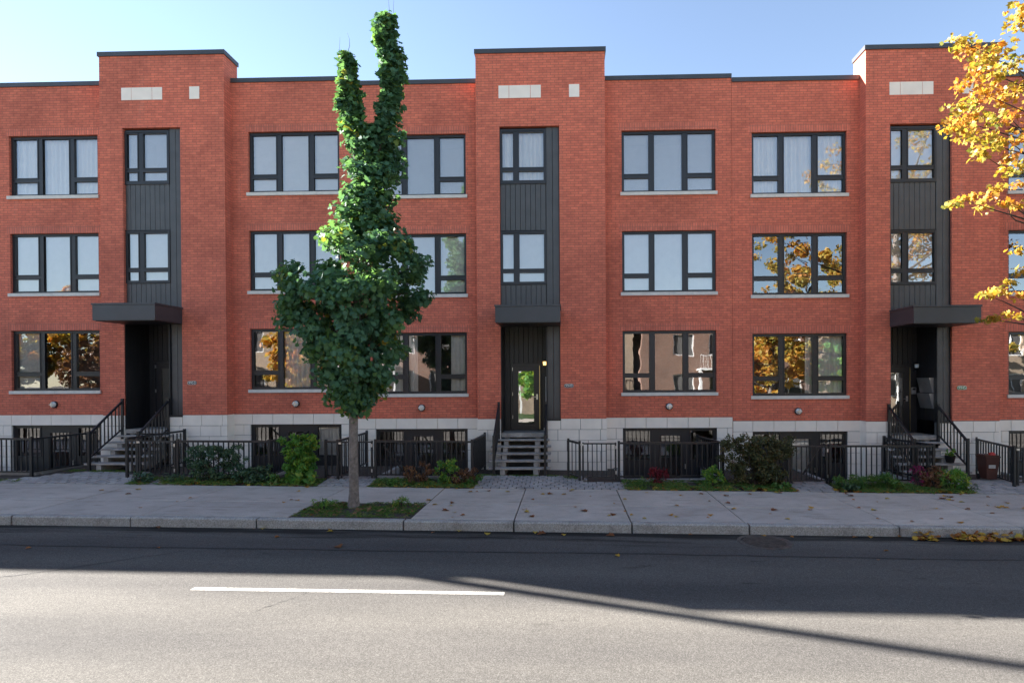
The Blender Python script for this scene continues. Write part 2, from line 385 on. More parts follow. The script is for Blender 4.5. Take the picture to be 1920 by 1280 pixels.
# kerb
kerb = struct(empty('kerb', (0, 11.0, 0)))
kj = [-40+2.3*i for i in range(13)] + [-10.7, -8.36, -5.91, -3.09, -1.0, 1.22, 3.4, 6.15, 8.4, 10.7] + [13+2.3*i for i in range(12)]
kj = sorted(kj)
for a, b in zip(kj, kj[1:]):
    w = b-a-.03
    def mk(w=w):
        m = MB(); pr = [(0, -.30), (0, -.025), (.025, 0), (.17, 0), (.17, -.30)]
        for x in (0, w):
            for p in pr: m.v.append((x, p[0], p[1] + SL*x))
        n = len(pr)
        m.f = [tuple(range(n))[::-1], tuple(range(n, 2*n))] + [(k, (k+1) % n, n+(k+1) % n, n+k) for k in range(n)]
        return m.mesh('kerb_stone', 'kerb')
    link('kerb_stone', shared(('kerb', round(w, 3)), mk), kerb, (a, rnd.uniform(-.006, .006), SL*a+rnd.uniform(-.004, .004)))
# pavement slabs (front row is cut by the tree pit)
side = struct(empty('sidewalk', (0, 11.17, 0)))
sj = sorted([-40+2.3*i for i in range(12)] + [-13.0, -10.7, -8.3, -5.4, -3.02, -1.02, 1.2, 3.36, 6.14, 8.4, 10.7] + [13+2.3*i for i in range(12)])
struct(sheet('sidewalk_base', -45, 45, 11.165, 14.36, lambda x, y: -.045+SL*x, 'soil'))
def slab(x0, x1, y0, y1):
    m = MB(); e = .011; h = .06
    pts = [(x0+e, y0+e), (x1-e, y0+e), (x1-e, y1-e), (x0+e, y1-e)]
    dz = [rnd.uniform(-.004, .004) for _ in range(2)]
    for z, q in ((-h, 0), (-.006, 0), (0, .006)):
        for i, (x, y) in enumerate(pts):
            sx = q if i in (0, 3) else -q; sy = q if i < 2 else -q
            m.v.append((x+sx, y+sy, SL*x+z+dz[i in (1, 2)]))
    m.f = [(8, 9, 10, 11)] + [(4*k+i, 4*k+(i+1) % 4, 4*k+4+(i+1) % 4, 4*k+4+i) for k in (0, 1) for i in range(4)]
    m.build('paving_slab', 'sidewalk', side, (0, -11.17, 0))
for a, b in zip(sj, sj[1:]):
    if abs(a+5.4) > .01: slab(a, b, 11.18, 12.52)
    slab(a, b, 12.52, 14.34)

PITS = [(-17.3, -14.1), (-9.95, -7.75), (-4.9, -2.6), (1.45, 3.9), (6.7, 8.85), (12.4, 15.2)]
PY0, PZ = 15.25, -.75
# garden ground, with openings for the sunken areaways
yb = MB(); xs = sorted({-45., 45.} | {v for p in PITS for v in p} | {float(x) for x in range(-44, 45, 2)})
ys = [14.36, 14.6, 14.85, 15.1, 15.25, 15.9, 16.6, 17.7]
for a, b in zip(xs, xs[1:]):
    for c, d in zip(ys, ys[1:]):
        if c >= PY0-1e-6 and any(p[0]-1e-6 <= a and b <= p[1]+1e-6 for p in PITS): continue
        yb.quad((a, c, g(a, c)-.02), (b, c, g(b, c)-.02), (b, d, g(b, d)-.02), (a, d, g(a, d)-.02))
struct(yb.build('garden_bed', 'soil'))
for x0, x1 in PITS:
    m = MB(); zt = g(x0, 15.3)
    m.quad((x0, PY0, PZ), (x1, PY0, PZ), (x1, 17.4, PZ), (x0, 17.4, PZ))
    m.box(x0-.02, x1+.02, PY0-.10, PY0+.02, PZ-.1, zt+.03)
    m.box(x0-.10, x0+.02, PY0+.02, 17.2, PZ-.1, zt+.02)
    m.box(x1-.02, x1+.10, PY0+.02, 17.2, PZ-.1, zt+.02)
    for k in range(4):
        m.box(x0+.02+.27*k, x0+.02+.27*(k+1), PY0+.02, 16.25, PZ-.05, zt-.02-.2*(k+1))
    struct(m.build('areaway', 'pit_concrete'))
# paver paths
def paver_mesh(w, d):
    m = MB(); e = .008
    for z, q in ((-.05, 0), (-.008, 0), (0, e)):
        for x, y in ((q, q), (w-q, q), (w-q, d-q), (q, d-q)): m.v.append((x, y, z))
    m.f = [(8, 9, 10, 11)] + [(4*k+i, 4*k+(i+1) % 4, 4*k+4+(i+1) % 4, 4*k+4+i) for k in (0, 1) for i in range(4)]
    return m.mesh('paver', 'paver')
def path(x0, x1, y0, y1, pw, pd, skip=None):
    pth = struct(empty('paver_path', (x0, y0, 0))); y = y0; row = 0
    while y < y1-.02:
        x = x0 - (pw/2 if row % 2 else 0)
        while x < x1-.02:
            a = max(x, x0); w = min(x+pw, x1)-a
            if w > .03 and not (skip and skip(a, y)):
                s = (g(a, y+pd)-g(a, y))/pd
                link('paver', shared(('pv', round(w, 2), pd), lambda: paver_mesh(round(w, 2)-.022, pd-.022)), pth,
                     (a-x0, y-y0, g(a, y)+.012+rnd.uniform(-.006, .006)), (math.atan(s)+rnd.uniform(-.01, .01), rnd.uniform(-.012, .012), rnd.uniform(-.012, .012)))
            x += pw
        y += pd; row += 1
path(-2.3, 1.5, 14.37, 15.62, .21, .16, lambda x, y: x > .35 and y > 14.9)
path(-14.4, -11.3, 14.37, 15.6, .26, .18, lambda x, y: y > 14.4+(x+14.6)*.75)
path(-11.3, -9.6, 14.37, 14.85, .26, .18)
path(-6.2, -4.9, 14.37, 15.3, .21, .16)
path(5.6, 6.6, 14.37, 15.2, .3, .22)
path(9.75, 14.0, 14.37, 15.7, .28, .20)

# ================================================================== BUILDINGS
D, TP = 17.2, -.36            # main wall plane; tower plane (local y)
ZB, ZR, ZT = 1.559, 11.496, 12.15
WX = [(-4.93, -2.21), (2.355, 5.08)]
WZ = [(2.29, 4.087), (5.21, 6.992), (8.12, 9.913)]
XL, XR = -5.5, 5.537
OX0, OX1, PXX = -1.175, .54, .15       # tower opening; pillar begins at PXX
LAND = 1.15; BACK = .62; TD = .34
def wall_holes(m, x0, x1, z0, z1, y, holes, rev, sill=True):
    xs = sorted({x0, x1} | {h[k] for h in holes for k in (0, 1)}); zs = sorted({z0, z1} | {h[k] for h in holes for k in (2, 3)})
    for a, b in zip(xs, xs[1:]):
        for c, d in zip(zs, zs[1:]):
            if any(h[0]-1e-6 <= a and b <= h[1]+1e-6 and h[2]-1e-6 <= c and d <= h[3]+1e-6 for h in holes): continue
            m.quad((a, y, c), (b, y, c), (b, y, d), (a, y, d))
    for a, b, c, d in holes:
        e = y+rev
        m.quad((a, y, c), (a, y, d), (a, e, d), (a, e, c)); m.quad((b, y, c), (b, e, c), (b, e, d), (b, y, d))
        m.quad((a, y, d), (b, y, d), (b, e, d), (a, e, d)); (m.quad((a, y, c), (a, e, c), (b, e, c), (b, y, c)) if sill else None)
def wall_mesh():
    m = MB()
    for (x0, x1), w in (((XL, -1.85), WX[0]), ((1.85, XR), WX[1])):
        wall_holes(m, x0, x1, ZB, ZR-.1, 0, [(w[0], w[1], z0-.1, z1) for z0, z1 in WZ], .16)
    wall_holes(m, -1.85, 1.85, ZB, ZT-.1, TP, [(OX0, OX1, 0.0+ZB, 9.94)], .14, False)
    for s in (-1, 1):
        x = 1.85*s
        m.quad((x, TP, ZB), (x, TP, ZT-.1), (x, 0, ZT-.1), (x, 0, ZB))
        m.quad((x, 0, ZR-.2), (x, 0, ZT-.1), (x, TD, ZT-.1), (x, TD, ZR-.2))
    m.quad((-1.85, TD, ZR-.2), (1.85, TD, ZR-.2), (1.85, TD, ZT-.1), (-1.85, TD, ZT-.1))
    for x in (XL, XR): m.quad((x, 0, -1), (x, 0, ZR-.1), (x, 12, ZR-.1), (x, 12, -1))
    m.quad((XL, 12, -1), (XR, 12, -1), (XR, 12, ZR-.1), (XL, 12, ZR-.1))
    return m.mesh('brick_wall', 'brick')
def base_mesh():        # recessed backing behind the stone blocks
    m = MB()
    for x0, x1, w in ((XL+.003, -1.85, WX[0]), (1.85, XR-.003, WX[1])):
        wall_holes(m, x0, x1, -1.0, ZB, .03, [(w[0], w[1], -1.0, 1.247)], .12)
    m.quad((-1.85, TP+.03, -1), (OX0, TP+.03, -1), (OX0, TP+.03, ZB), (-1.85, TP+.03, ZB))
    m.quad((PXX, TP+.03, -1), (1.85, TP+.03, -1), (1.85, TP+.03, ZB), (PXX, TP+.03, ZB))
    m.quad((OX0, TP+.03, -1), (OX0, TP+.03, LAND), (OX0, .6, LAND), (OX0, .6, -1))
    m.quad((PXX, TP+.03, -1), (PXX, TP+.03, ZB), (PXX, .6, ZB), (PXX, .6, -1))
    m.quad((OX0, .3, -1), (PXX, .3, -1), (PXX, .3, LAND-.1), (OX0, .3, LAND-.1))
    return m.mesh('foundation', 'stone_joint')
def roof_mesh():
    m = MB(); m.quad((XL, 0.2, ZR-.3), (XR, .2, ZR-.3), (XR, 12, ZR-.3), (XL, 12, ZR-.3))
    m.quad((-1.85, TP+.2, ZT-.25), (1.85, TP+.2, ZT-.25), (1.85, TD, ZT-.25), (-1.85, TD, ZT-.25)); return m.mesh('roof', 'roofing')
def coping_mesh():
    m = MB(); h = .125
    for a, b in ((XL, -1.853), (1.853, XR)): m.box(a, b, -.035, .30, ZR-h, ZR)
    for x in (XL+.12, XR-.12): m.box(x-.118, x+.118, .302, 12, ZR-h, ZR-.002)
    m.box(-1.885, 1.885, TP-.035, TP+.28, ZT-h, ZT)
    for x in (-1.75, 1.75): m.box(x-.134, x+.134, TP+.282, TD+.03, ZT-h, ZT-.002)
    m.box(-1.61, 1.61, TD-.2, TD+.03, ZT-h, ZT-.003)
    return m.mesh('coping', 'coping')
def frame_boxes(m, x0, x1, z0, z1, t, y0, y1):
    m.box(x0, x0+t, y0, y1, z0, z1); m.box(x1-t, x1, y0, y1, z0, z1)
    m.box(x0+t, x1-t, y0, y1, z0, z0+t); m.box(x0+t, x1-t, y0, y1, z1-t, z1)
# triple window, local origin at lower left of opening, width 2.72
TW, TH = 2.72, 1.79
def tri_panes(h): 
    tz = h*.272
    return [(.075, .79, tz+.075, h-.075), (.075, .79, .07, tz-.06), (.955, 1.765, .06, h-.075), (1.93, 2.645, tz+.075, h-.075), (1.93, 2.645, .07, tz-.06)]
def win_mesh(panes, w, h):
    def mk():
        m = MB(); frame_boxes(m, 0, w, 0, h, .055, .0, .10)
        m.box(.056, w-.056, .085, .095, .056, h-.056) if False else None
        # solid lattice = everything that is not glass, cut on a grid
        xs = sorted({.055, w-.055} | {p[k] for p in panes for k in (0, 1)}); zs = sorted({.055, h-.055} | {p[k] for p in panes for k in (2, 3)})
        for a, b in zip(xs, xs[1:]):
            for c, d in zip(zs, zs[1:]):
                if any(p[0]-1e-6 <= a and b <= p[1]+1e-6 and p[2]-1e-6 <= c and d <= p[3]+1e-6 for p in panes): continue
                m.box(a, b, .022, .098, c, d)
        for p in panes:       # sash beads
            frame_boxes(m, p[0]-.028, p[1]+.028, p[2]-.028, p[3]+.028, .028, .008, .05)
        return m.mesh('window', 'frame')
    return mk
def pane_mesh(p):
    return lambda: MB().quad((p[0]-.004, .055, p[2]-.004), (p[1]+.004, .055, p[2]-.004), (p[1]+.004, .055, p[3]+.004), (p[0]-.004, .055, p[3]+.004)).mesh('pane', 'glass')
def room_mesh(w, h, dep=1.7):
    def mk():
        m = MB(); a, b, c, d = -.25, w+.25, -.35, h+.25; y0, y1 = .17, dep
        m.quad((a, y1, c), (b, y1, c), (b, y1, d), (a, y1, d)); m.quad((a, y0, c), (a, y1, c), (a, y1, d), (a, y0, d)); m.quad((b, y0, c), (b, y0, d), (b, y1, d), (b, y1, c))
        m.quad((a, y0, c), (b, y0, c), (b, y1, c), (a, y1, c)); m.quad((a, y0, d), (a, y1, d), (b, y1, d), (b, y0, d))
        return m.mesh('interior', 'room')
    return mk
def covering(kind, x0, x1, h, parent, y=.125):
    if kind == 'hblind':
        m = MB(); z = h-.05
        while z > .03: m.quad((x0, y-.006, z-.0245), (x1, y-.006, z-.0245), (x1, y+.006, z), (x0, y+.006, z)); z -= .026
        m.build('blind', 'fabric', parent)
    elif kind == 'roller': MB().box(x0, x1, y, y+.006, .02, h-.02).build('roller_shade', 'fabric', parent)
    elif kind == 'zebra':
        m = MB(); z = h-.04; k = 0
        while z > .05: m.box(x0, x1, y+(.012 if k % 2 else 0), y+.004+(.012 if k % 2 else 0), max(.03, z-(.085 if k % 2 else .105)), z); z -= .085; k += 1
        m.build('banded_shade', 'fabric', parent)
        MB().quad((x0, y+.03, .02), (x1, y+.03, .02), (x1, y+.03, h-.02), (x0, y+.03, h-.02)).build('shade_lining', 'fabric_grey', parent)
    elif kind in ('curtain', 'sheer'):
        m = MB(); n = int((x1-x0)/.022); base = 0; ph = rnd.uniform(0, 6)
        for i in range(n+1):
            x = x0+(x1-x0)*i/n; yy = y+.05+.028*math.sin(x*46+ph)+.016*math.sin(x*19+ph*2)
            m.v += [(x, yy, .01), (x+.01*math.sin(x*9), yy+.006*math.sin(x*30), h-.03)]
        m.f = [(2*i, 2*i+2, 2*i+3, 2*i+1) for i in range(n)]
        m.build('curtain', 'fabric', parent, smooth=True)
def window(b, key, x, y, z, w, h, panes, cov, room=True):
    o = link('window', shared(('win', key), win_mesh(panes, w, h)), b, (x, y, z))
    for i, p in enumerate(panes): link('pane', shared(('pane', key, i), pane_mesh(p)), o)
    if room: link('interior', shared(('room', key), room_mesh(w, h)), o)
    for c in cov: covering(c[0], c[1], c[2], h, o)
    return o
TWP = [(.065, .375, .45, 1.45), (.065, .375, .075, .33), (.545, 1.255, .45, 1.45), (.545, 1.255, .075, .33)]
BFH = 1.95
BFP = [(.09, .80, 1.02, 1.86), (1.10, 1.68, .40, 1.72), (1.98, 2.63, 1.02, 1.86)]
PW = .15
def plank(w, h, t=.02):
    def mk():
        m = MB(); e = .006
        pr = [(e, 0), (w-e, 0), (w, -.008+.016), (w, t), (0, t), (0, .008)]
        for z in (0, h):
            for x, y in pr: m.v.append((x, y, z))
        n = len(pr); m.f = [tuple(range(n))[::-1], tuple(range(n, 2*n))] + [(k, (k+1) % n, n+(k+1) % n, n+k) for k in range(n)]
        return m.mesh('plank', 'cladding')
    return mk
def planks(parent, x0, x1, y, z0, z1, axis='x', flip=1, mat=None):
    n = max(1, round((x1-x0)/PW)); w = (x1-x0)/n
    for i in range(n):
        me = shared(('plank', round(w, 4), round(z1-z0, 3), mat), plank(w-.006, z1-z0))
        if mat:
            if me.materials[0] != M[mat]: me.materials[0] = M[mat]
        if axis == 'x': link('plank', me, parent, (x0+w*i+.003, y, z0))
        else: link('plank', me, parent, (y, x0+w*(i if flip > 0 else i+1)+.003*flip, z0), (0, 0, flip*math.pi/2))
def building(name, Xc, off, label, cov, door_only=False, detail=True):
    b = empty(name, (Xc, D, off)); tag(b, label, 'building', 'red brick walk-up buildings in the row')
    link('brick_wall', shared('wall', wall_mesh), b); link('foundation', shared('found', base_mesh), b)
    link('roof', shared('roof', roof_mesh), b); link('coping', shared('coping', coping_mesh), b)
    # soldier courses and windows of the two wings
    for s, (w0, w1) in enumerate(WX):
        for k, (z0, z1) in enumerate(WZ):
            link('soldier_course', shared('soldier', lambda: MB().box(-.10, 2.82, -.004, .03, 0, .215).mesh('soldier_course', 'brick_soldier')), b, (w0, 0, z1+.002))
            window(b, 'tri', w0, .075, z0, TW, TH, tri_panes(TH), cov.get((s, k), []))
            sill = link('window_sill', shared('sillbase', lambda: MB().box(-.02, 2.74, .0, .10, .01, .085).mesh('window_sill', 'stone_joint')), b, (w0, 0, z0-.1))
            for q in range(4):
                link('sill_stone', shared('sill', lambda: MB().box(0, .698, -.05, .02, 0, .095).mesh('sill_stone', 'sill_stone')), sill, (-.045+.7025*q, 0, 0))
        # basement front: window, door, window in one dark frame
        bf = window(b, 'base', w0, .06, 1.247-BFH, TW, BFH, BFP, cov.get((s, 'b'), []))
        bf.name = 'basement_front'
        d = link('door_handle', shared('bh', lambda: MB().box(0, .03, -.03, .0, 0, .14).mesh('door_handle', 'steel')), bf, (1.80, .02, .75))
    # stone blocks
    rows = [(ZB-.312*i-.308, ZB-.312*i) for i in range(6)]
    def blocks(x0, x1, y, zr, odd, L0=.61):
        x = x0; first = True
        e = x0 + (L0*.5 if odd else L0*.93)
        cuts = [x0]
        while e < x1-.08: cuts.append(e); e += L0
        cuts.append(x1)
        for a, c in zip(cuts, cuts[1:]):
            w, h = round(c-a-.013, 3), round(zr[1]-zr[0]-.008, 3)
            link('stone_block', shared(('blk', w, h), lambda: MB().box(0, w, 0, .06, 0, h).mesh('stone_block', 'stone')), b, (a+.0065, y-.018+rnd.uniform(-.002, .002), zr[0]))
    for i, zr in enumerate(rows):
        if i == 0:
            blocks(XL, -1.85, 0, zr, False); blocks(1.85, XR, 0, zr, False)
        else:
            blocks(XL, WX[0][0], 0, zr, i % 2); blocks(WX[0][1], -1.85, 0, zr, i % 2)
            blocks(1.85, WX[1][0], 0, zr, i % 2); blocks(WX[1][1], XR, 0, zr, i % 2)
        blocks(-1.868, OX0, TP, zr, i % 2, .61); blocks(PXX, 1.868, TP, (zr[0], min(zr[1], 1.50) if i == 0 else zr[1]), i % 2) if i else (blocks(OX1+.0, 1.868, TP, zr, False), blocks(PXX, OX1, TP, (zr[0], 1.505), False))
    for i, zr in enumerate(rows):
        for s in (-1, 1):
            link('stone_block', shared(('side', round(zr[1]-zr[0], 3)), lambda: MB().box(-.03, .018, .045, .352, 0, zr[1]-zr[0]).mesh('stone_block', 'stone')), b, (1.85*s if s > 0 else -1.85+.012, TP, zr[0]))
    # light stones near the tower top
    for x0, w in ((-1.19, .30), (-.885, .61), (-.27, .30), (.83, .30)):
        link('accent_stone', shared(('acc', w), lambda: MB().box(0, w-.006, -.008, .05, 0, .36).mesh('accent_stone', 'stone')), b, (x0, TP, 10.745))
    # tower windows with metal cladding between
    ty = TP+.07
    for k, z0 in enumerate((5.43, 8.345)):
        window(b, 'tow', OX0+.005, ty, z0, 1.325, 1.545, TWP, cov.get(('t', k), []))
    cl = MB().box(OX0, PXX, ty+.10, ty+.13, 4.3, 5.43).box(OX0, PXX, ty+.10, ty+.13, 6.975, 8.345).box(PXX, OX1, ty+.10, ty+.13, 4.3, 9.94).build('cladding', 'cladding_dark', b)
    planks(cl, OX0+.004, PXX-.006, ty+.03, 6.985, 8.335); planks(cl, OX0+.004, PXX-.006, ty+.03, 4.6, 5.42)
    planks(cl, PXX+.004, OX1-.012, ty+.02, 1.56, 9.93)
    MB().box(OX0, PXX-.002, ty+.0, ty+.05, 6.955, 6.985).box(OX0, PXX-.002, ty, ty+.05, 8.318, 8.345).build('flashing', 'frame', cl)
    MB().box(OX1-.012, OX1-.001, ty-.0, ty+.05, 1.56, 9.93).build('trim', 'frame', cl)
    MB().box(PXX-.0, OX1+.01, TP-.03, ty+.1, 1.508, 1.558).build('pillar_sill', 'frame', b)
    # entrance recess
    rec = MB()
    rec.quad((OX0, TP, LAND), (OX0, BACK+.05, LAND), (OX0, BACK+.05, 4.4), (OX0, TP, 4.4))
    rec.quad((PXX, ty+.1, LAND), (PXX, ty+.1, 4.4), (PXX, BACK+.05, 4.4), (PXX, BACK+.05, LAND))
    rec.quad((OX0, BACK+.04, LAND), (PXX, BACK+.04, LAND), (PXX, BACK+.04, 4.4), (OX0, BACK+.04, 4.4))
    rec.quad((OX0, TP+.1, 4.3), (PXX, TP+.1, 4.3), (PXX, BACK+.05, 4.3), (OX0, BACK+.05, 4.3))
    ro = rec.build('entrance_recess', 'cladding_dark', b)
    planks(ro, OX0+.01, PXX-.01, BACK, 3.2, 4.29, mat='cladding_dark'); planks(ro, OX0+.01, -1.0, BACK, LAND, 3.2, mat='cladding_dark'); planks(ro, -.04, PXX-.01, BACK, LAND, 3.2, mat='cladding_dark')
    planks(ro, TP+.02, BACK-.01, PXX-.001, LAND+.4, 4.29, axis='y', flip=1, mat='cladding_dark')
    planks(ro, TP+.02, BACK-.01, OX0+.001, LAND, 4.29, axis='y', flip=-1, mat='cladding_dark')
    MB().box(OX0+.01, PXX-.01, TP+.0, BACK, LAND-.12, LAND-.002).build('landing', 'concrete_step', b)
    # door
    dm = MB(); dx0, dx1 = -.98, -.06
    frame_boxes(dm, dx0, dx1, LAND, 3.16, .05, BACK-.05, BACK+.03)
    frame_boxes(dm, dx0+.055, dx1-.055, LAND+.01, 3.105, .17, BACK-.03, BACK+.015)
    do = dm.build('door', 'frame', b)
    MB().quad((dx0+.22, BACK-.005, LAND+.2), (dx1-.22, BACK-.005, LAND+.2), (dx1-.22, BACK-.005, 2.94), (dx0+.22, BACK-.005, 2.94)).build('pane', 'glass', do)
    MB().quad((dx0+.2, BACK+.03, LAND+.1), (dx1-.2, BACK+.03, LAND+.1), (dx1-.2, BACK+.03, 3.0), (dx0+.2, BACK+.03, 3.0)).build('hall_behind_glass', 'room', do)
    MB().box(dx1-.15, dx1-.10, BACK-.05, BACK-.03, 2.08, 2.24).tube([(dx1-.125, BACK-.05, 2.16), (dx1-.125, BACK-.09, 2.16), (dx1-.24, BACK-.09, 2.16)], .013, 6).build('door_handle', 'steel', do)
    MB().box(dx1-.052, dx1-.036, BACK-.062, BACK-.05, LAND+.03, 3.1).build('jamb_strip', 'strip_reflection', do)  # door weatherstrip with its yellow reflection painted in as colour
    for hz in (1.5, 2.2, 2.95): MB().box(dx0+.048, dx0+.062, BACK-.07, BACK-.03, hz, hz+.1).build('hinge', 'steel', do)
    # canopy
    cm = MB(); cx0, cx1, cy0 = -1.19, .552, TP-1.14
    cm.box(cx0, cx1, cy0, TP-.002, 4.22, 4.64); cm.box(cx0-.02, cx1+.02, cy0-.02, TP-.004, 4.645, 4.69)
    cm.box(OX0+.01, OX1-.01, TP-.002, ty+.1, 4.3, 4.60)
    co = cm.build('canopy', 'coping', b)
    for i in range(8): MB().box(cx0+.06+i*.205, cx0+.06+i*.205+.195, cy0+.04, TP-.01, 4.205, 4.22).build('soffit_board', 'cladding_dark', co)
    return b
H_ = [('hblind', .06, 2.66)]; RO = [('roller', .06, 2.66)]; CU = [('curtain', .06, 2.66)]
b1 = building('brick_building', -11.76, .15, 'red brick walk-up building numbered 9953, its basement fence bordered by a dark green shrub',
    {(0, 2): CU, (0, 1): RO, (0, 0): [('hblind', .06, .85)], (1, 2): [('zebra', .06, 2.66)], (1, 1): RO, (1, 0): [('curtain', .9, 2.0)], ('t', 1): [('hblind', .05, 1.28)], ('t', 0): [('roller', .05, 1.28)], (1, 'b'): [('hblind', 1.9, 2.68)]})
b2 = building('brick_building', -.72, 0, 'red brick walk-up building numbered 9949 with a lit lantern beside its glazed door',
    {(0, 2): H_, (0, 1): RO, (0, 0): [('curtain', .1, 1.2), ('curtain', 2.2, 2.66)], (1, 2): H_, (1, 1): RO, (1, 0): [], ('t', 1): [('curtain', .05, 1.28)], ('t', 0): [('roller', .05, 1.28)]})
b3 = building('brick_building', 10.325, -.115, 'red brick walk-up building numbered 9945, partly hidden by golden maple branches',
    {(0, 2): CU, (0, 1): [], (0, 0): [('curtain', 1.6, 2.66)], (1, 2): H_, (1, 1): [], (1, 0): [], ('t', 1): [('roller', .05, 1.28)], ('t', 0): [('hblind', .05, 1.28)], (0, 'b'): [('hblind', 1.05, 1.75)]})

# taller neighbours further up the street (their roofs shade the road)
def neighbour(x0, x1, top, label, tower=None):
    b = empty('brick_building', ((x0+x1)/2, D, 0)); tag(b, label, 'building', 'red brick walk-up buildings in the row')
    w = (x1-x0)/2; m = MB(); hs = []; nx = int(2*w/3.6)
    for i in range(nx):
        for z0 in (2.35, 5.3, 8.2): hs.append((-w+.5+3.6*i, -w+.5+3.6*i+2.72, z0, z0+1.79))
    wall_holes(m, -w, w, -1, top-.1, 0, hs, .16)
    for x in (-w, w): m.quad((x, 0, -1), (x, 0, top-.1), (x, 12, top-.1), (x, 12, -1))
    m.quad((-w, 12, -1), (w, 12, -1), (w, 12, top-.1), (-w, 12, top-.1)); m.build('brick_wall', 'brick', b)
    MB().quad((-w, .2, top-.3), (w, .2, top-.3), (w, 12, top-.3), (-w, 12, top-.3)).build('roof', 'roofing', b)
    MB().box(-w, w, -.035, .3, top-.125, top).build('coping', 'coping', b)
    if tower:
        t = MB().box(-w+.003, -w+tower[0], -.02, 2.8, top-.4, tower[1]-.12).build('stair_tower', 'brick', b)
        MB().box(-w-.03, -w+tower[0]+.03, -.055, 2.83, tower[1]-.118, tower[1]).build('coping', 'coping', t)
    for h in hs: window(b, 'tri', h[0], .075, h[2], TW, TH, tri_panes(TH), RO if rnd.random() < .5 else [])
    return b
neighbour(-26.2, -17.29, 11.72, 'red brick block with a raised stair tower at the upper end of the row', (4.5, 13.25))
neighbour(-62, -26.22, 11.85, 'long red brick block beyond the one with the raised stair tower')
flue = MB().tube([(0, 0, -.4), (0, 0, 5.0)], .115, 12).tube([(0, 0, 5.0), (0, 0, 5.02), (0, 0, 5.2)], [.115, .16, .16], 12).build('flue_pipe', 'steel', None, (-28.1, 17.62, 11.85))
tag(flue, 'tall steel flue pipe standing on the roof of the long block', 'chimney')

# entrance stairs
def stairs(Xc, off, label):
    s = empty('entrance_stairs', (Xc, D, off)); tag(s, label, 'stairs', 'front stairs up to the entrances')
    n = 5; rise = .166; x0, x1 = -1.42, .27
    ny = TP+.03
    for i in range(1, n+1):
        z = LAND-rise*i; yf = ny-.25*i; xa, xb = (x0, x1) if i > 1 else (x0+.06, x1-.05)
        m = MB().box(xa, xb, yf, yf+.29, z-.045, z); o = m.build('tread', 'concrete_step', s)
        mo = o.modifiers.new('edge', 'BEVEL'); mo.width = .008; mo.segments = 1
    MB().box(x0+.12, x1-.08, ny-.02, ny+.3, LAND-.05, LAND).build('tread', 'concrete_step', s)
    for sx in (x0+.34, x1-.46):
        m = MB(); w = .13; pts = []
        for i in range(n+1):
            z = LAND-rise*i-.047; y = ny-.25*i
            pts += [(y+.27, z), (y+.02, z)]
        low = LAND-rise*(n+1)-.25
        pts += [(ny-.25*n+.02, low), (ny-.25*n+.3, low), (ny+.27, LAND-.75)]
        k = len(pts)
        for xx in (sx, sx+w):
            for p in pts: m.v.append((xx, p[0], p[1]))
        m.f = [tuple(range(k)), tuple(range(k, 2*k))[::-1]] + [(j, (j+1) % k, k+(j+1) % k, k+j) for j in range(k)]
        m.build('stringer', 'concrete_step', s)
    for rx in (-1.24, .13):
        yt, yb = TP-.03, TP-1.24; zt, zb = LAND+.88, LAND-rise*4.3+.86-.12
        rl = MB().bar((rx, yt, zt-.06), (rx, yb, zb-.06), .045, .05).build('railing', 'black_metal', s)
        MB().bar((rx, yt, LAND+.02), (rx, yb, zb-.70), .035).build('bottom_rail', 'black_metal', rl)
        MB().box(rx-.032, rx+.032, yt-.03, yt+.034, LAND-.28, zt+.02).build('post', 'black_metal', rl)
        MB().box(rx-.032, rx+.032, yb-.034, yb+.03, LAND-rise*5-.2, zb+.02).build('post', 'black_metal', rl)
        nb = 9
        for k in range(1, nb):
            t = k/nb; y = yt+(yb-yt)*t; za = LAND+.02+(zb-.70-LAND-.02)*t; zc = zt-.06+(zb-zt)*t
            link('baluster', shared(('bal', round(zc-za, 3)), lambda: MB().box(-.012, .012, -.012, .012, 0, zc-za).mesh('baluster', 'black_metal')), rl, (rx, y, za))
    return s
stairs(-11.76, .15, 'concrete front stairs with black railings under the canopy beside the 9953 plaque')
stairs(-.72, 0, 'concrete front stairs with black railings up to the glazed door with the lit lantern')
stairs(10.325, -.115, 'concrete front stairs with black railings beside the brown wheeled bin')

# fences and gates
FG = 'black metal fences round the basement areaways'
def fence_run(parent, p, q, h=.98, posts=(True, True), sp=.135):
    p = Vector(p); q = Vector(q); zp, zq = g(*p), g(*q); ln = (q-p).length
    if posts[0]: MB().box(p.x-.03, p.x+.03, p.y-.03, p.y+.03, zp-.1, zp+h+.05).build('post', 'black_metal', parent)
    if posts[1]: MB().box(q.x-.03, q.x+.03, q.y-.03, q.y+.03, zq-.1, zq+h+.05).build('post', 'black_metal', parent)
    d = (q-p).normalized(); a = p+d*.031; b = q-d*.031
    MB().bar((a.x, a.y, zp+h-.01), (b.x, b.y, zq+h-.01), .05, .05).build('rail', 'black_metal', parent)
    MB().bar((a.x, a.y, zp+.11), (b.x, b.y, zq+.11), .036, .036).build('rail', 'black_metal', parent)
    n = max(1, round(ln/sp))
    me = shared('fbal', lambda: MB().box(-.0125, .0125, -.0125, .0125, 0, .86).mesh('baluster', 'black_metal'))
    for k in range(1, n):
        t = k/n; c = p+(q-p)*t; link('baluster', me, parent, (c.x, c.y, zp+(zq-zp)*t+.115))
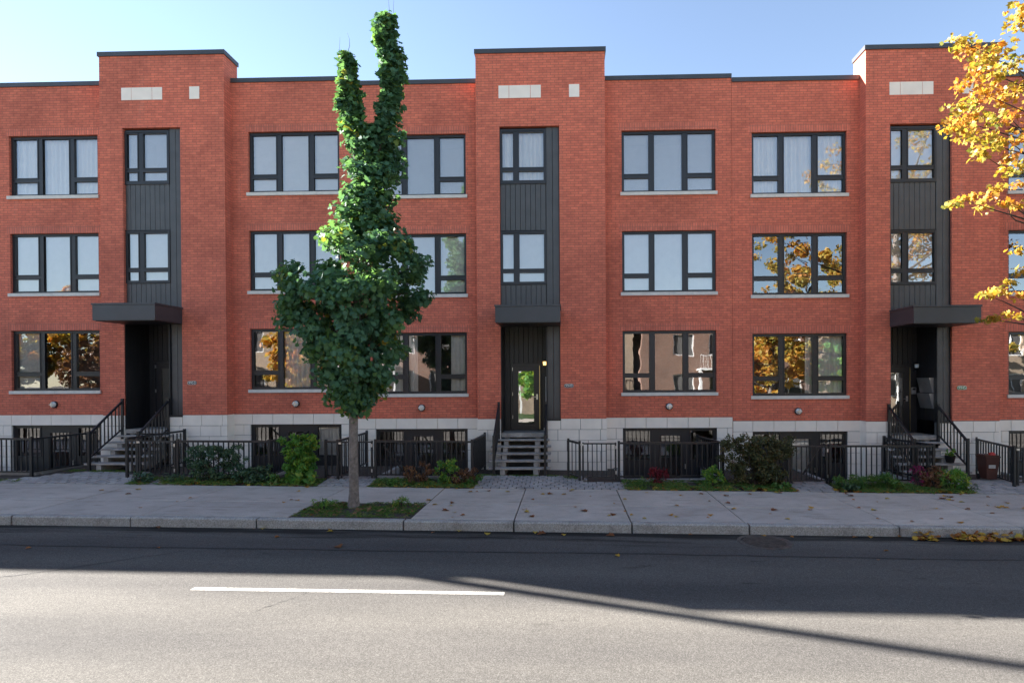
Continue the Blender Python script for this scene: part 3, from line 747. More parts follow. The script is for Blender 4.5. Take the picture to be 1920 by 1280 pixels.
def fence(label, runs, rail=None):
    f_ = empty('metal_fence'); tag(f_, label, 'fence', FG)
    for rr in runs: fence_run(f_, *rr)
    if rail:
        a, b = rail; MB().bar(a, b, .04, .04).build('stair_handrail', 'black_metal', f_)
        for k in range(1, 6):
            t = k/6; x = a[0]+(b[0]-a[0])*t; z = a[2]+(b[2]-a[2])*t
            MB().box(x-.008, x+.008, a[1]-.008, a[1]+.008, z-.75, z).build('baluster', 'black_metal', f_)
    return f_
def gate(label, p, q, h=.96):
    o = empty('garden_gate'); tag(o, label, 'gate', 'black gates to the basement stairs'); p = Vector(p); q = Vector(q); d = (q-p).normalized()
    zp, zq = g(*p)+.03, g(*q)+.03; a = p+d*.045; b = q-d*.045
    for e, z in ((a, zp), (b, zq)): MB().box(e.x-.022, e.x+.022, e.y-.022, e.y+.022, z, z+h).build('stile', 'black_metal', o)
    MB().bar((a.x, a.y, zp+h-.03), (b.x, b.y, zq+h-.03), .036).build('rail', 'black_metal', o)
    MB().bar((a.x, a.y, zp+.08), (b.x, b.y, zq+.08), .03).build('rail', 'black_metal', o)
    n = 7
    me = shared('gbal', lambda: MB().box(-.0125, .0125, -.0125, .0125, 0, .86).mesh('baluster', 'black_metal'))
    for k in range(1, n):
        c = a+(b-a)*k/n; link('baluster', me, o, (c.x, c.y, zp+.08))
    MB().box(p.x-.02, p.x+.06, p.y-.05, p.y-.03, zp+h-.08, zp+h-.03).build('latch', 'steel', o)
    for z in (.15, .8): MB().box(q.x-.055, q.x-.02, q.y-.045, q.y-.03, zq+z, zq+z+.08).build('hinge', 'steel', o)
fence('black metal fence running back to the wall beside the 9953 stairs, left open path side', [((-18.6, 15.0), (-14.05, 15.0)), ((-14.05, 15.0), (-13.62, 16.6), .98, (False, True))])
fence('black metal fence along the 9953 basement behind the dark green shrub', [((-11.45, 14.95), (-11.17, 14.95)), ((-11.45, 14.95), (-11.12, 16.75), 1.03, (False, True)), ((-10.07, 14.9), (-7.7, 14.95)), ((-7.7, 14.95), (-7.62, 17.0), .98, (False, True))], ((-9.95, 15.05, 1.05), (-9.2, 15.05, .35)))
gate('black metal gate beside the 9953 stairs', (-11.13, 14.93), (-10.1, 14.9))
fence('black metal fence along the basement windows behind the trunk of the green tree', [((-6.24, 15.0), (-5.93, 15.0)), ((-5.93, 15.0), (-5.86, 17.0), 1.0, (False, True)), ((-4.98, 15.1), (-2.47, 15.15)), ((-2.47, 15.15), (-2.36, 16.75), 1.0, (False, True), .10)], ((-4.85, 15.35, 1.0), (-4.2, 15.35, .1)))
gate('black metal gate right behind the trunk of the green tree', (-5.89, 15.02), (-5.02, 15.08))
fence('black metal fence between the small red shrub and the basement door of number 9949', [((.03, 15.45), (.32, 15.1)), ((1.33, 15.15), (4.03, 15.3)), ((4.03, 15.3), (3.74, 17.0), .98, (False, True))])
gate('black metal gate right of the 9949 stairs', (.36, 15.1), (1.29, 15.14))
fence('black metal fence between the bronze shrub and the 9945 stairs', [((5.36, 17.0), (5.32, 15.0), .98, (False, True)), ((5.32, 15.0), (5.6, 15.0), .98, (False, True)), ((6.64, 15.0), (9.3, 15.15)), ((9.3, 15.15), (8.92, 16.75), 1.0, (False, True), .10)], ((6.6, 15.25, 1.0), (6.05, 15.25, .2)))
gate('black metal gate right of the bronze shrub', (5.63, 15.0), (6.6, 15.0))
fence('black metal fence behind the brown wheeled bin', [((11.52, 16.85), (11.2, 15.0)), ((12.3, 15.0), (16.2, 15.0))])
gate('black metal gate between the bin fence and the next areaway', (11.24, 15.0), (12.26, 15.0))

# wall lamps, plaques, door furniture
def wall_lamp(x, z, label):
    o = MB().lathe([(.0, .012), (.10, .012), (.105, .0), (.105, .04), (.085, .05)][1:], 20, 'y').build('wall_lamp', 'black_metal', None, (x, D-.005, z), True)
    tag(o, label, 'lamp', 'round bulkhead lamps on the brick wall')
    MB().lathe([(.086, .045), (.08, .075), (.055, .1), (.02, .112), (.001, .114)], 20, 'y').build('globe', 'globe_glass', o, smooth=True)
    MB().box(-.012, .012, -.118, -.1, -.08, .08).box(-.08, .08, -.116, -.1, -.010, .010).build('guard', 'steel', o)
for x, z, lb in ((-15.37, 2.02, 'left of the 9953 stairs'), (-8.03, 2.01, 'on the brick above the tall lime-green shrub'), (-4.28, 1.87, 'right of the green tree trunk'), (2.98, 1.88, 'on the brick above the small red shrub'), (6.7, 1.72, 'on the brick above the bronze shrub gate'), (13.9, 1.7, 'beyond the brown bin')):
    wall_lamp(x, z, 'round bulkhead lamp ' + lb)
def text_mesh(body, size, mat):
    c = bpy.data.curves.new('digits', 'FONT'); c.body = body; c.size = size; c.extrude = .002; c.align_x = 'CENTER'; c.align_y = 'CENTER'
    o = bpy.data.objects.new('tmp', c); col.objects.link(o); dg = bpy.context.evaluated_depsgraph_get(); me = bpy.data.meshes.new_from_object(o.evaluated_get(dg)); bpy.data.objects.remove(o); me.materials.clear(); me.materials.append(M[mat]); return me
def plaque(x, z, num, mat, label):
    m = MB(); pr = []
    for i in range(20):
        a = 2*math.pi*i/20; pr.append((math.copysign(abs(math.cos(a))**.5, math.cos(a))*.135, math.copysign(abs(math.sin(a))**.5, math.sin(a))*.058))
    k = len(pr)
    for y in (0, -.015):
        for px, pz in pr: m.v.append((px, y, pz))
    m.f = [tuple(range(k)), tuple(range(k, 2*k))[::-1]] + [(j, (j+1) % k, k+(j+1) % k, k+j) for j in range(k)]
    o = m.build('house_number_plaque', mat, None, (x, D+TP-.003, z)); tag(o, label, 'house number')
    rim = MB()
    for j in range(k):
        a, b_ = pr[j], pr[(j+1) % k]; rim.bar((a[0]*.93, -.017, a[1]*.88), (b_[0]*.93, -.017, b_[1]*.88), .007)
    rim.build('rim', 'digit_white', o)
    link('digits', text_mesh(num, .105, 'digit_white'), o, (0, -.017, -.002), (math.pi/2, 0, 0))
plaque(-10.93, 2.645, '9953', 'plaque_black', 'black house number plaque 9953 between the green shrub and its entrance pillar')
plaque(.06, 2.50, '9949', 'plaque_black', 'white-digit house number plaque right of the door with the lit lantern')
plaque(11.12, 2.38, '9945', 'plaque_green', 'green house number plaque reading 9945 on the brick tower')
def lantern(x, y, z, lit, label):
    o = MB().box(-.03, .03, -.01, .02, -.16, .0).tube([(0, 0, -.08), (0, -.07, -.1), (0, -.09, -.03)], .012, 6).lathe([(.02, -.03), (.06, .0), (.062, .012)], 10, 'z', (0, -.09, 0)).lathe([(.075, .12), (.05, .16), (.01, .19)], 10, 'z', (0, -.09, 0)).build('door_lantern', 'black_metal', None, (x, y, z)); tag(o, label, 'lantern')
    MB().lathe([(.055, .012), (.068, .12), (.05, .125)], 10, 'z', (0, -.09, 0)).build('lamp_glass', 'lamp_lit' if lit else 'globe_glass', o, smooth=True)
lantern(-.72+.07, D+BACK-.02, 3.10, True, 'small black lantern glowing orange beside the glazed door')
lantern(10.325+.06, D+BACK-.02, 2.95, False, 'small unlit lantern above the intercom beside the mailboxes')
wp = MB().tube([(-.63, D+BACK-.10, LAND), (-.635, D+BACK-.05, LAND+1.62)], .012, 8).box(-.70, -.56, D+BACK-.16, D+BACK-.07, LAND, LAND+.07).build('pole', 'white_paint'); tag(wp, 'thin white broom leaning in the corner beside the glazed door', 'pole')  # slim white pole with a small block at its foot
mbx = empty('mailbox', (10.325+PXX-.005, D+.12, 2.32-.115)); tag(mbx, 'aluminium two-tier mailbox unit on the dark wall of the entrance', 'mailbox')
for k in range(2):
    z = -.42+.45*k
    MB().quad((-.04, -.3, z), (-.04, .3, z), (-.14, .3, z+.43), (-.14, -.3, z+.43)).quad((0, -.3, z), (-.04, -.3, z), (-.14, -.3, z+.43), (0, -.3, z+.43)).quad((0, .3, z), (0, .3, z+.43), (-.14, .3, z+.43), (-.04, .3, z)).quad((0, -.3, z+.43), (-.14, -.3, z+.43), (-.14, .3, z+.43), (0, .3, z+.43)).quad((0, -.3, z), (0, .3, z), (-.04, .3, z), (-.04, -.3, z)).build('mailbox_tier', 'aluminium', mbx)
    for i in range(3):
        y = -.29+.197*i; MB().quad((-.047, y, z+.02), (-.047, y+.185, z+.02), (-.138, y+.185, z+.40), (-.138, y, z+.40)).build('mailbox_door', 'aluminium', mbx)
ic = MB().box(-.07, .07, -.025, 0, -.1, .1).build('intercom', 'aluminium', None, (10.325+.02, D+BACK-.02, 2.28)); tag(ic, 'small steel intercom panel between the door and the mailboxes', 'intercom')
MB().box(-.045, .045, -.03, -.025, .02, .08).build('speaker_grille', 'frame', ic)
for k in range(4): MB().box(-.045+.025*k, -.03+.025*k, -.03, -.025, -.06, -.04).build('call_button', 'steel', ic)

# wheeled bin and pot on the steps
bn = empty('wheeled_bin', (11.08, 15.75, g(11.1, 15.7))); bn.scale = (.76, .76, .98); tag(bn, 'brown wheeled bin with a red lid catch beside the 9945 stairs', 'bin')
m = MB()
for z, w, d in ((.05, .17, .19), (.62, .22, .25)):
    for sx, sy in ((-1, -1), (1, -1), (1, 1), (-1, 1)): m.v.append((sx*w, sy*d, z))
m.f = [(3, 2, 1, 0), (4, 5, 6, 7)] + [(i, (i+1) % 4, 4+(i+1) % 4, 4+i) for i in range(4)]
m.build('body', 'bin_brown', bn)
MB().box(-.245, .245, -.275, .275, .622, .66).box(-.21, .21, -.24, .24, .66, .69).build('lid', 'bin_brown', bn)
MB().lathe([(.10, 0), (.10, .05), (.05, .075), (.005, .08)], 12, 'z', (-.0, -.20, .69)).build('lid_catch', 'bin_red', bn, smooth=True)
MB().box(-.13, .10, -.232, -.226, .40, .425).box(-.13, .10, -.229, -.223, .35, .375).build('sticker', 'digit_white', bn)
for s in (-1, 1): MB().tube([(s*.17, .2, .08), (s*.21, .2, .08)], .08, 14).build('wheel', 'pot_black', bn)
pot = MB().lathe([(.001, .0), (.09, 0), (.13, .18), (.135, .18), (.12, .17), (.001, .165)], 14).build('plant_pot', 'pot_black', None, (10.25, 15.98, .545-.115-.03), True); tag(pot, 'black plant pot with a small green plant on the 9945 steps', 'plant pot')

# drain cover in the gutter
dr = MB().lathe([(.001, 0), (.40, 0), (.43, .008), (.47, .008), (.475, -.02)], 28).build('drain_cover', 'rust_iron', None, (3.5, 10.52, -.178+SL*3.5)); tag(dr, 'round cast iron drain cover in the gutter', 'drain cover')
for k in range(-6, 7):
    hw = math.sqrt(max(.01, .36**2-(k*.055)**2)); MB().box(-hw, hw, k*.055-.014, k*.055+.014, .001, .012).build('grate_bar', 'rust_iron', dr)

# ================================================================== VEGETATION
def px(uu, vv, y):            # a point of the street at a given distance from the kerb line
    d = f + r2*((uu-1033)/1100) - u2*((vv-717.64)/1100)
    p = d*(y/d.y); return np.array([p.x, p.y, p.z+H])
def limb(m, a, b, r0, r1, sag=.12, n=5):
    a = np.array(a, float); b = np.array(b, float); pts = []
    off = rng.normal(size=3)*np.linalg.norm(b-a)*.06
    for i in range(n+1):
        t = i/n; p = a+(b-a)*t + off*math.sin(math.pi*t); p[2] += sag*np.linalg.norm(b-a)*math.sin(math.pi*t)*.5
        pts.append(p)
    m.tube(pts, [r0+(r1-r0)*i/n for i in range(n+1)], 6)
# --- the green street maple
TY = 12.1
prof_main = [(770, 650, 692), (745, 606, 718), (720, 585, 750), (690, 572, 778), (655, 560, 782), (625, 520, 772), (600, 508, 795), (575, 508, 824), (540, 512, 828), (500, 516, 824), (470, 528, 816), (448, 580, 786), (420, 606, 768), (390, 612, 762), (350, 628, 768), (310, 628, 776), (270, 636, 770), (238, 632, 762)]
prof_l = [(250, 630, 695), (200, 622, 692), (160, 620, 684), (130, 632, 672), (98, 643, 656)]
prof_r = [(250, 700, 762), (210, 700, 756), (170, 700, 762), (130, 702, 772), (100, 696, 766), (60, 690, 754), (24, 697, 748)]
def prof_at(pr, v):
    for (v0, a0, b0), (v1, a1, b1) in zip(pr, pr[1:]):
        if v1 <= v <= v0:
            t = (v0-v)/(v0-v1); return a0+(a1-a0)*t, b0+(b1-b0)*t
    return pr[-1][1:]
clumps = []
for pr, n, rad in ((prof_main, 250, .33), (prof_l, 36, .20), (prof_r, 56, .21)):
    k = 0
    while k < n:
        v = rng.uniform(pr[-1][0], pr[0][0]) if pr is prof_main else pr[-1][0]+8+(pr[0][0]-pr[-1][0]-8)*((k+rng.random())/n); a, b = prof_at(pr, v); hw = (b-a)/2
        if rng.random() > hw/155*1.0+.25 and pr is prof_main: continue
        th = rng.uniform(0, 2*math.pi); q = rng.random()**.42
        hwm = max(0.04, hw*.0110 - rad*(.85 if v > 445 else 1.05))
        uu = (a+b)/2; c = px(uu, v, TY)
        x = c[0]+hwm*q*math.cos(th); y = TY+min(hwm, 1.25)*q*math.sin(th)
        sc = rng.uniform(.75, 1.15)
        clumps.append((x, y, c[2], rad*sc, rad*sc, rad*.75*sc, 1.0 if pr is prof_main else .75)); k += 1
tree = empty('maple_tree', (-4.46, TY, g(-4.46, TY))); tag(tree, 'green street maple with two tall leafy spires, standing in a kerbside pit', 'tree')
m = MB(); o0 = np.array((-4.46, TY, .0)); t1 = px(663, 740, TY); t2 = px(672, 560, TY); t3 = px(690, 400, TY); tl = px(655, 130, TY); tr_ = px(725, 45, TY); ts = px(690, 330, TY)
m.tube([o0+(0, 0, -.1), o0+(0, 0, .05), o0+(.01, 0, .35), o0+(.0, .01, 1.2), t1, t2, t3, ts], [.16, .125, .10, .092, .088, .075, .06, .05], 12, True)
tk = m.build('trunk', 'bark', tree, tuple(-np.array(tree.location)), True)
m = MB()
limb(m, t3, px(650, 240, TY), .045, .03, 0); limb(m, px(650, 240, TY), tl, .03, .006, 0); limb(m, ts, px(728, 240, TY), .045, .03, 0); limb(m, px(728, 240, TY), tr_, .03, .006, 0)
for c in clumps[::3]:
    zb = max(2.4, c[2]-rng.uniform(.3, .9)); tt = np.clip((zb-t1[2])/(t3[2]-t1[2]), 0, 1); st = t1+(t3-t1)*tt
    if c[2] < t3[2]+.8: limb(m, st, c[:3], .022, .005, .1, 4)
for uu, v0, v1 in ((733, 40, -12), (742, 40, -2), (652, 100, 62), (634, 150, 70)): limb(m, px(uu, v0, TY), px(uu+rng.uniform(-6, 8), v1, TY), .006, .002, 0, 3)
m.build('branches', 'bark_dark', tree, tuple(-np.array(tree.location)), True)
V, F, R = clump_leaves(clumps, 84, .116, MAPLE, up=.45, out=.75, rnds=.5, shell=.1, center=(-4.4, TY, 4.6))
cr = link('crown', tri_mesh('crown', V, F, 'leaf_green', R), tree, tuple(-np.array(tree.location)))
# --- the golden maple whose branches reach in from beside the stairs
gx, gy = 12.2, 11.9
gt = empty('maple_tree', (gx, gy, g(gx, gy))); tag(gt, 'golden autumn maple with branches hanging in front of number 9945', 'tree')
vis = [(1800, 78), (1822, 95), (1850, 108), (1875, 92), (1835, 130), (1868, 140), (1900, 120), (1812, 160), (1845, 175), (1880, 185), (1912, 165), (1800, 200), (1830, 215), (1862, 225), (1895, 220), (1790, 240), (1815, 252), (1850, 262), (1885, 262), (1912, 262), (1842, 288), (1895, 300), (1800, 228),
       (1908, 45), (1915, 15), (1900, 320), (1912, 345), (1785, 385), (1805, 375), (1825, 368), (1850, 372), (1872, 352), (1890, 380), (1842, 392), (1910, 385), (1912, 510), (1893, 530), (1872, 545), (1850, 552), (1912, 555), (1900, 592), (1872, 596), (1850, 600), (1908, 470)]
gcl = []
for uu, vv in vis:
    yy = rng.uniform(11.2, 12.4); p = px(uu, vv, yy); big = .24 if vv < 330 else .15
    gcl.append((*p, big*1.35, big*1.3, big*.7, 1.0 if vv < 330 else .45))
nv = len(gcl)
while len(gcl) < 230:
    d = rng.normal(size=3); d /= np.linalg.norm(d); q = rng.random()**.4; p = np.array((gx+.3, gy, 8.4))+d*q*np.array((3.9, 3.6, 4.1))
    rel = p-np.array((0, 0, H)); uu = 1033+1100*(rel@np.array(r2))/(rel@np.array(f))
    if uu < 1945 or p[2] < 4.6: continue
    gcl.append((*p, .34, .34, .24, 1.0))
m = MB(); m.tube([(gx, gy, -.2), (gx, gy, .3), (gx+.05, gy, 2.5), (gx, gy+.05, 5.5), (gx-.1, gy, 9)], [.24, .19, .17, .13, .06], 12); m.build('trunk', 'bark', gt, tuple(-np.array(gt.location)), True)
m = MB()
for i, c in enumerate(gcl):
    if i < nv:
        if i % 2 == 0:
            b0 = px(1935, min(c[2]*0+vis[i][1]+40, 610), 11.9); limb(m, b0, c[:3], .018, .004, .05, 5)
    elif i % 4 == 0: limb(m, (gx, gy, min(9, max(3.2, c[2]-1.6))), c[:3], .05, .01, .1, 4)
for vv in (120, 240, 390, 560): limb(m, (gx, gy, max(3.4, px(1935, vv+40, 11.9)[2]-1.0)), px(1935, vv+40, 11.9), .06, .02, .08, 5)
m.build('branches', 'bark_dark', gt, tuple(-np.array(gt.location)), True)
V, F, R = clump_leaves(gcl, 62, .094, MAPLE, up=.5, out=.4, rnds=.7, shell=.0)
link('crown', tri_mesh('crown', V, F, 'leaf_gold', R), gt, tuple(-np.array(gt.location)))

# --- shrubs
def shrub(name, c, rx, ry, h, n, size, mat, label, shape=OVAL, nclump=30, twigs=14, base=.08, cat='shrub', group=None, up=.5):
    x, y = c; z = g(x, y); o = empty(name, (x, y, z)); tag(o, label, cat, group)
    cl = []
    for _ in range(int(nclump*1.8)):
        a = rng.uniform(0, 6.283); q = rng.random()**.5; hz = rng.uniform(base, 1)
        wid = math.sin(min(1, (hz*.85+.25))*math.pi*.62)
        k = .20*min(rx, ry, h)+.05
        cl.append((math.cos(a)*q*rx*wid, math.sin(a)*q*ry*wid, hz*(h-k), k, k, k*.8))
    m = MB()
    for _ in range(twigs):
        t = cl[rng.integers(len(cl))]; limb(m, (t[0]*.15, t[1]*.15, -.03), (t[0], t[1], t[2]+.05), .008, .003, 0, 4)
    m.build('stems', 'bark_dark', o)
    V, F, R = clump_leaves(cl, n/len(cl), size, shape, up=up, out=.5, rnds=.8, shell=.0)
    link('foliage', tri_mesh('foliage', V, F, mat, R), o); return o
shrub('shrub', (-8.95, 14.72), .80, .30, .98, 5200, .062, 'leaf_shrub', 'dark green small-leaved shrub in front of the 9953 fence', nclump=60, twigs=30)
shrub('shrub', (-8.0, 14.62), .55, .27, .50, 1300, .085, 'leaf_shrub', 'low dark green leafy plant at the foot of the dark shrub', nclump=30)
shrub('shrub', (-6.85, 14.75), .46, .32, 1.28, 3000, .095, 'leaf_lime', 'tall lime-green shrub beside the gate behind the tree', nclump=50, twigs=18)
shrub('leafy_plant', (-6.72, 14.52), .40, .22, .42, 260, .20, 'leaf_lime', 'broad-leaved green plant at the foot of the lime shrub', nclump=14, cat='plant')
shrub('shrub', (-3.05, 14.78), .32, .22, .66, 800, .07, 'leaf_lime', 'small bright green bush in the bed before the basement windows', nclump=18)
shrub('dry_plant', (-3.75, 14.72), .38, .22, .58, 900, .06, 'leaf_dry', 'brown withered plant left of the small bright green bush', nclump=18, twigs=24, cat='plant')
shrub('dry_plant', (-2.6, 14.72), .34, .22, .52, 800, .06, 'leaf_dry', 'brown withered plant right of the small bright green bush', nclump=14, twigs=20, cat='plant')
shrub('shrub', (2.30, 14.88), .24, .2, .50, 700, .06, 'leaf_red', 'small round red shrub before the basement door', nclump=18)
shrub('shrub', (3.62, 14.75), .30, .22, .56, 800, .07, 'leaf_lime', 'small green bush between the red shrub and the bronze shrub', nclump=20)
shrub('shrub', (4.75, 14.82), .98, .40, 1.36, 12500, .062, 'leaf_bronze', 'large dark bronze-green shrub at the joint between two buildings', nclump=130, twigs=60)
shrub('leafy_plant', (7.1, 14.68), .48, .24, .40, 520, .16, 'leaf_grass', 'low green leafy plant right of the gate by the bronze shrub', shape=BLADE, nclump=16, cat='plant', up=.2)
shrub('leafy_plant', (7.9, 14.66), .50, .24, .42, 560, .17, 'leaf_grass', 'low green leafy plant before the fence left of the magenta flowers', shape=BLADE, nclump=16, cat='plant', up=.2)
shrub('flowering_plant', (8.75, 14.85), .22, .16, .62, 260, .055, 'leaf_magenta', 'magenta flowering plant by the fence beside the 9945 stairs', nclump=16, twigs=20, cat='plant')
shrub('dry_plant', (9.1, 14.72), .36, .24, .62, 900, .07, 'leaf_dry', 'brown withered plant right of the magenta flowers', nclump=18, twigs=20, cat='plant')
shrub('leafy_plant', (9.5, 14.7), .42, .26, .55, 520, .20, 'leaf_lime', 'yellow-green drooping plant at the foot of the 9945 stairs', shape=BLADE, nclump=18, cat='plant', up=.2)
shrub('potted_plant', (10.25, 15.98), .13, .13, .28, 120, .07, 'leaf_lime', 'small green plant growing in the pot on the steps', nclump=8, twigs=6, cat='plant').location.z = .56
wl = ['beside the dark green shrub', 'below the lime-green shrub', 'near the withered plants', 'at the path edge by the 9949 stairs', 'beside the small red shrub', 'below the bronze shrub', 'beside the bronze shrub gate', 'before the fence near the magenta flowers', 'at the end of the bed by the 9945 path', 'at the edge of the bed by the 9953 path', 'in the kerbside tree pit', 'at the far edge of the tree pit']
for (wx, wy), lb in zip([(-9.9, 14.55), (-7.3, 14.48), (-4.3, 14.55), (-2.35, 14.62), (1.85, 14.6), (5.25, 14.55), (6.85, 14.5), (8.35, 14.5), (9.75, 14.55), (-10.7, 14.5), (-5.0, 11.9), (-3.5, 12.2)], wl):
    shrub('weed', (wx, wy), .24, .16, rnd.uniform(.18, .32), 170, .10, rnd.choice(['leaf_grass', 'leaf_lime', 'leaf_grass', 'leaf_shrub']), 'low leafy weed ' + lb, shape=rnd.choice([OVAL, BLADE]), nclump=10, twigs=6, cat='weed', group='weeds in the beds', up=.3)
# --- ground cover and litter
def scatter(name, label, cat, boxes, n, size, mat, shape, zoff=.0, upright=False, zf=None):
    P = []; A = np.array([(b[1]-b[0])*(b[3]-b[2]) for b in boxes]); A = A/A.sum()
    for b, a in zip(boxes, A):
        k = max(1, int(n*a)); P.append(np.stack([rng.uniform(b[0], b[1], k), np.clip(rng.normal((b[2]+b[3])/2, (b[3]-b[2])/3.2, k), b[2], b[3])], 1))
    P = np.concatenate(P); P = P[(np.sin(P[:, 0]*5.1+1.3)+np.sin(P[:, 0]*11.7)+np.sin(P[:, 1]*9+P[:, 0]*3) + rng.normal(size=len(P))*.9) > -.6]; fz = zf or (lambda x, y: g(x, y)-.012)
    z = np.array([fz(x, y) for x, y in P]) + zoff + (size*.35 if upright else .006) + rng.random(len(P))*.02
    Pn = np.column_stack([P, z])
    if upright: Nn = np.column_stack([rng.normal(size=(len(P), 2)), .25*rng.random(len(P))]); ro = np.cross(Nn, np.array([0, 0, 1.]))
    else: Nn = np.column_stack([.35*rng.normal(size=(len(P), 2)), np.ones(len(P))]); ro = None
    V, F, R = leaves(Pn, Nn, size, shape, roll=ro)
    o = link(name, tri_mesh(name, V, F, mat, R)); tag(o, label, cat, kind='stuff'); return o
beds = [(-11.0, -6.2, 14.28, 14.9), (-4.9, -2.3, 14.28, 15.0), (1.4, 5.5, 14.28, 15.1), (6.6, 9.8, 14.28, 15.0)]
scatter('bed_grass', 'low green grass and weeds growing in the front beds', 'grass', beds, 13000, .12, 'leaf_grass', BLADE, upright=True)
scatter('path_grass', 'tufts of grass along the path edges and stair feet', 'grass', [(-2.3, -.2, 15.5, 15.68), (-.1, .3, 15.2, 15.6), (-2.6, -2.3, 14.5, 15.3), (-13.6, -11.7, 15.45, 15.75), (-14.8, -13.9, 14.4, 14.6)], 1500, .08, 'leaf_grass', BLADE, upright=True)
pit_z = lambda x, y: SL*x-.02
pm = MB(); n = 12
pm.quad((-5.4, 11.18, SL*-5.4-.012), (-3.02, 11.18, SL*-3.02-.012), (-3.02, 12.52, SL*-3.02-.012), (-5.4, 12.52, SL*-5.4-.012)); struct(pm.build('tree_pit', 'soil'))
scatter('pit_grass', 'short grass and weeds in the kerbside tree pit', 'grass', [(-5.38, -3.05, 11.22, 12.5)], 5200, .075, 'leaf_grass', BLADE, upright=True, zf=pit_z)
scatter('leaf_litter', 'brown and orange leaf litter lying in the front beds', 'leaves', [(-10.9, -6.3, 14.33, 14.6), (-4.8, -2.3, 14.33, 14.8), (1.5, 5.6, 14.33, 14.62), (6.5, 9.8, 14.33, 14.6)], 2100, .105, 'leaf_fallen', MAPLE, zoff=.01)
scatter('leaf_litter', 'dull leaf litter among the grass of the tree pit', 'leaves', [(-5.3, -3.1, 11.3, 12.4)], 160, .08, 'leaf_dry', MAPLE, zoff=.03, zf=pit_z)
scatter('gutter_leaves', 'orange leaves heaped in the gutter against the kerb', 'leaves', [(6.3, 12.5, 10.72, 10.99)], 520, .12, 'leaf_fallen', MAPLE, zf=lambda x, y: -.17+SL*x+max(0, (y-10.85))*.5)
lm = []
for k in range(6):
    V, F, R = leaves(np.zeros((1, 3)), np.array([[.05*rng.normal(), .05*rng.normal(), 1]]), .125, MAPLE, fold=.35, rand=np.array([(k+.5)/6]))
    lm.append(tri_mesh('fallen_leaf', V, F, 'leaf_fallen', R))
FG2 = 'fallen leaves scattered over the pavement'
def fallen(x, y, z, lab, grp):
    k = rnd.randrange(6); lab = ('russet ', 'orange ', 'yellow ')[k//2] + lab
    tag(link('fallen_leaf', lm[k], None, (x, y, z+.012), (rnd.uniform(-.15, .15), rnd.uniform(-.15, .15), rnd.uniform(0, 6.28)), (rnd.uniform(.7, 1.1),)*3), lab, 'leaf', grp)
for k in range(110):
    t = rnd.random(); x = 9.8-12.5*t**1.5 if k < 88 else rnd.uniform(-11, 0); y = rnd.uniform(11.25, 14.3)
    if -5.5 < x < -2.9 and y < 12.6: continue
    fallen(x, y, SL*x, 'autumn leaf lying on the ' + ('kerb-side' if y < 12.52 else 'fence-side') + ' row of pavement slabs', FG2)
for k in range(26):
    x = rnd.uniform(-9, 6.3); y = 10.97-abs(rnd.gauss(0, .10)) if k < 19 else rnd.uniform(9.2, 10.8)
    fallen(x, y, -.178+SL*x, 'stray autumn leaf lying on the dark asphalt near the kerb', 'stray leaves on the road')

# ================================================================== ACROSS THE STREET (reflected in the windows)
struct(sheet('far_sidewalk', -90, 90, -4.2, -1.0, lambda x, y: -.04+SL*x, 'sidewalk'))
struct(sheet('far_lawn', -90, 90, -60, -4.2, lambda x, y: -.03+SL*x, 'leaf_grass'))
def house(x0, x1, y, top, mat, label):
    b = empty('rowhouse', ((x0+x1)/2, y, SL*x0)); tag(b, label, 'house', 'houses across the street'); w = (x1-x0)/2
    m = MB(); hs = [(-w+.8+k*2.6, -w+2.3+k*2.6, z, z+1.6) for k in range(int((2*w-1)/2.6)) for z in (1.5, 4.4)]
    mm = MB(); wall_holes(mm, -w, w, -.3, top, 0, hs, .15)
    for v in mm.v: m.v.append((-v[0], -v[1], v[2]))
    m.f = mm.f
    for x in (-w, w): m.quad((x, 0, -.3), (x, 0, top), (x, -9, top), (x, -9, -.3))
    m.quad((-w, -9, -.3), (w, -9, -.3), (w, -9, top), (-w, -9, top)); m.build('brick_wall', mat, b)
    MB().box(-w-.15, w+.15, -9.1, .25, top, top+.25).build('roof', 'roofing', b)
    for h in hs:
        wd = MB(); frame_boxes(wd, -h[1], -h[0], h[2], h[3], .07, -.14, -.06); wd.box(-(h[0]+h[1])/2-.03, -(h[0]+h[1])/2+.03, -.14, -.06, h[2]+.07, h[3]-.07)
        wo_ = wd.build('window', 'white_paint', b)
        MB().quad((-h[1], -.12, h[2]), (-h[0], -.12, h[2]), (-h[0], -.12, h[3]), (-h[1], -.12, h[3])).build('pane', 'room', wo_)
    bl = MB().box(-2.2, 2.2, 0.002, 1.5, 3.35, 3.5).box(-2.3, -2.15, 1.35, 1.5, 0, 3.35).box(2.15, 2.3, 1.35, 1.5, 0, 3.35).build('balcony', 'white_paint', b)
    for k in range(23): MB().box(-2.18+.198*k, -2.16+.198*k, 1.46, 1.48, 3.5, 4.4).build('baluster', 'white_paint', bl)
    MB().box(-2.2, 2.2, 1.44, 1.5, 4.4, 4.45).build('handrail', 'white_paint', bl)
house(-36, -22, -9, 7.4, 'brick_beige', 'beige brick house with a white balcony across the street, furthest up')
house(-21.5, -8, -9, 6.9, 'brick_brown', 'brown brick house with a white balcony across the street')
house(-7.5, 5, -9.5, 7.3, 'brick_beige', 'beige brick house with a white balcony straight across the street')
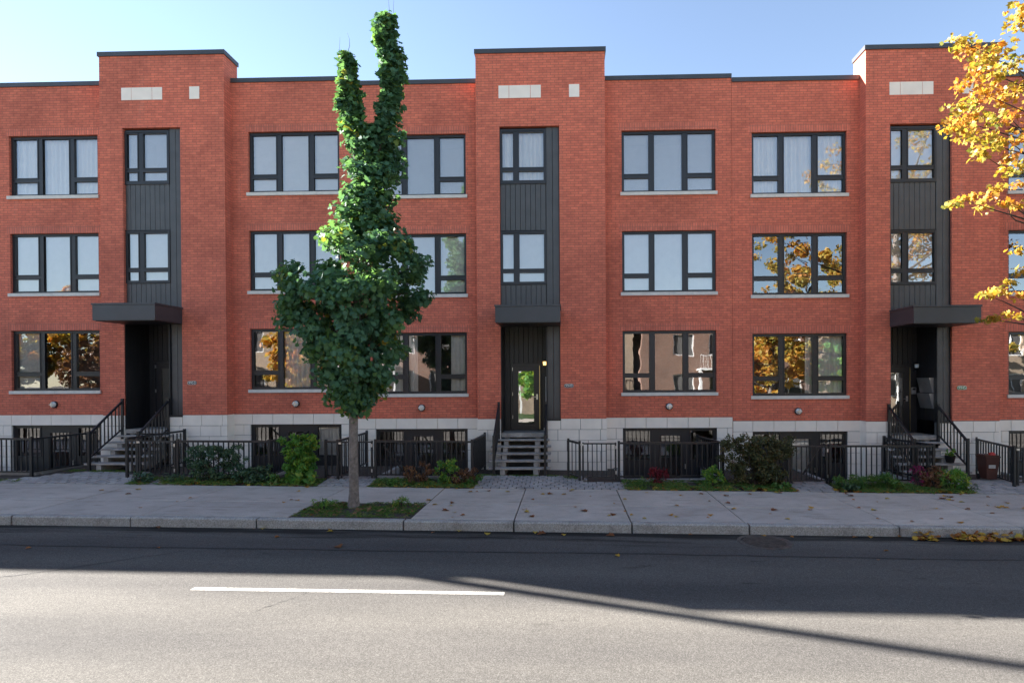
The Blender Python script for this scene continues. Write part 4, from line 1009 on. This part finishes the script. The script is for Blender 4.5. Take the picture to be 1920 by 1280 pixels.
house(5.5, 18, -9, 6.8, 'brick_brown', 'brown brick house with a white balcony across from the bronze shrub')
house(18.5, 34, -9, 7.2, 'brick_beige', 'beige brick house with a white balcony across the street, furthest down')
def far_tree(x, y, h, rad, n, mat, label):
    z = SL*x; t = empty('street_tree', (x, y, z)); tag(t, label, 'tree', 'trees across the street')
    cl = []
    for _ in range(90):
        d = rng.normal(size=3); d /= np.linalg.norm(d); q = rng.random()**.4
        cl.append((d[0]*q*rad, d[1]*q*rad, h*.62+d[2]*q*h*.36, .42, .42, .32))
    m = MB().tube([(0, 0, -.1), (0, 0, h*.3), (.1, 0, h*.75)], [.2, .15, .05], 8)
    m.build('trunk', 'bark', t, smooth=True); m = MB()
    for c in cl[::4]: limb(m, (0, 0, max(h*.25, min(h*.7, c[2]-1.2))), c[:3], .05, .01, .1, 4)
    m.build('branches', 'bark_dark', t)
    V, F, R = clump_leaves(cl, n*2/90, .23, MAPLE); link('crown', tri_mesh('crown', V, F, mat, R), t)
far_tree(15.6, -3.4, 11.5, 3.4, 4200, 'leaf_gold', 'large golden maple across the street down from the houses with balconies')
far_tree(-33, -3.6, 8.8, 3.2, 3400, 'leaf_gold', 'golden maple across the street furthest up')
far_tree(-17.5, -3.2, 6.2, 2.3, 2600, 'leaf_gold', 'small golden maple across from number 9953')
far_tree(25.0, -3.4, 10.5, 3.4, 3600, 'leaf_gold', 'golden maple across the street furthest down')
far_tree(-1.6, -4.6, 4.4, 1.8, 2000, 'leaf_lime', 'small green tree straight across from number 9949')
far_tree(12.9, -2.8, 6.2, 2.5, 2600, 'leaf_gold', 'low spreading golden tree across the street from the bronze shrub')
far_tree(17.6, -3.0, 5.6, 2.3, 2400, 'leaf_lime', 'low green tree across the street beside the large golden maple')
far_tree(-36.2, -2.9, 5.6, 2.5, 2400, 'leaf_bronze', 'low bronze tree across the street, furthest up')
far_tree(-30.6, -2.9, 5.2, 2.2, 2200, 'leaf_dry', 'low brown tree across the street beside the golden maple furthest up')
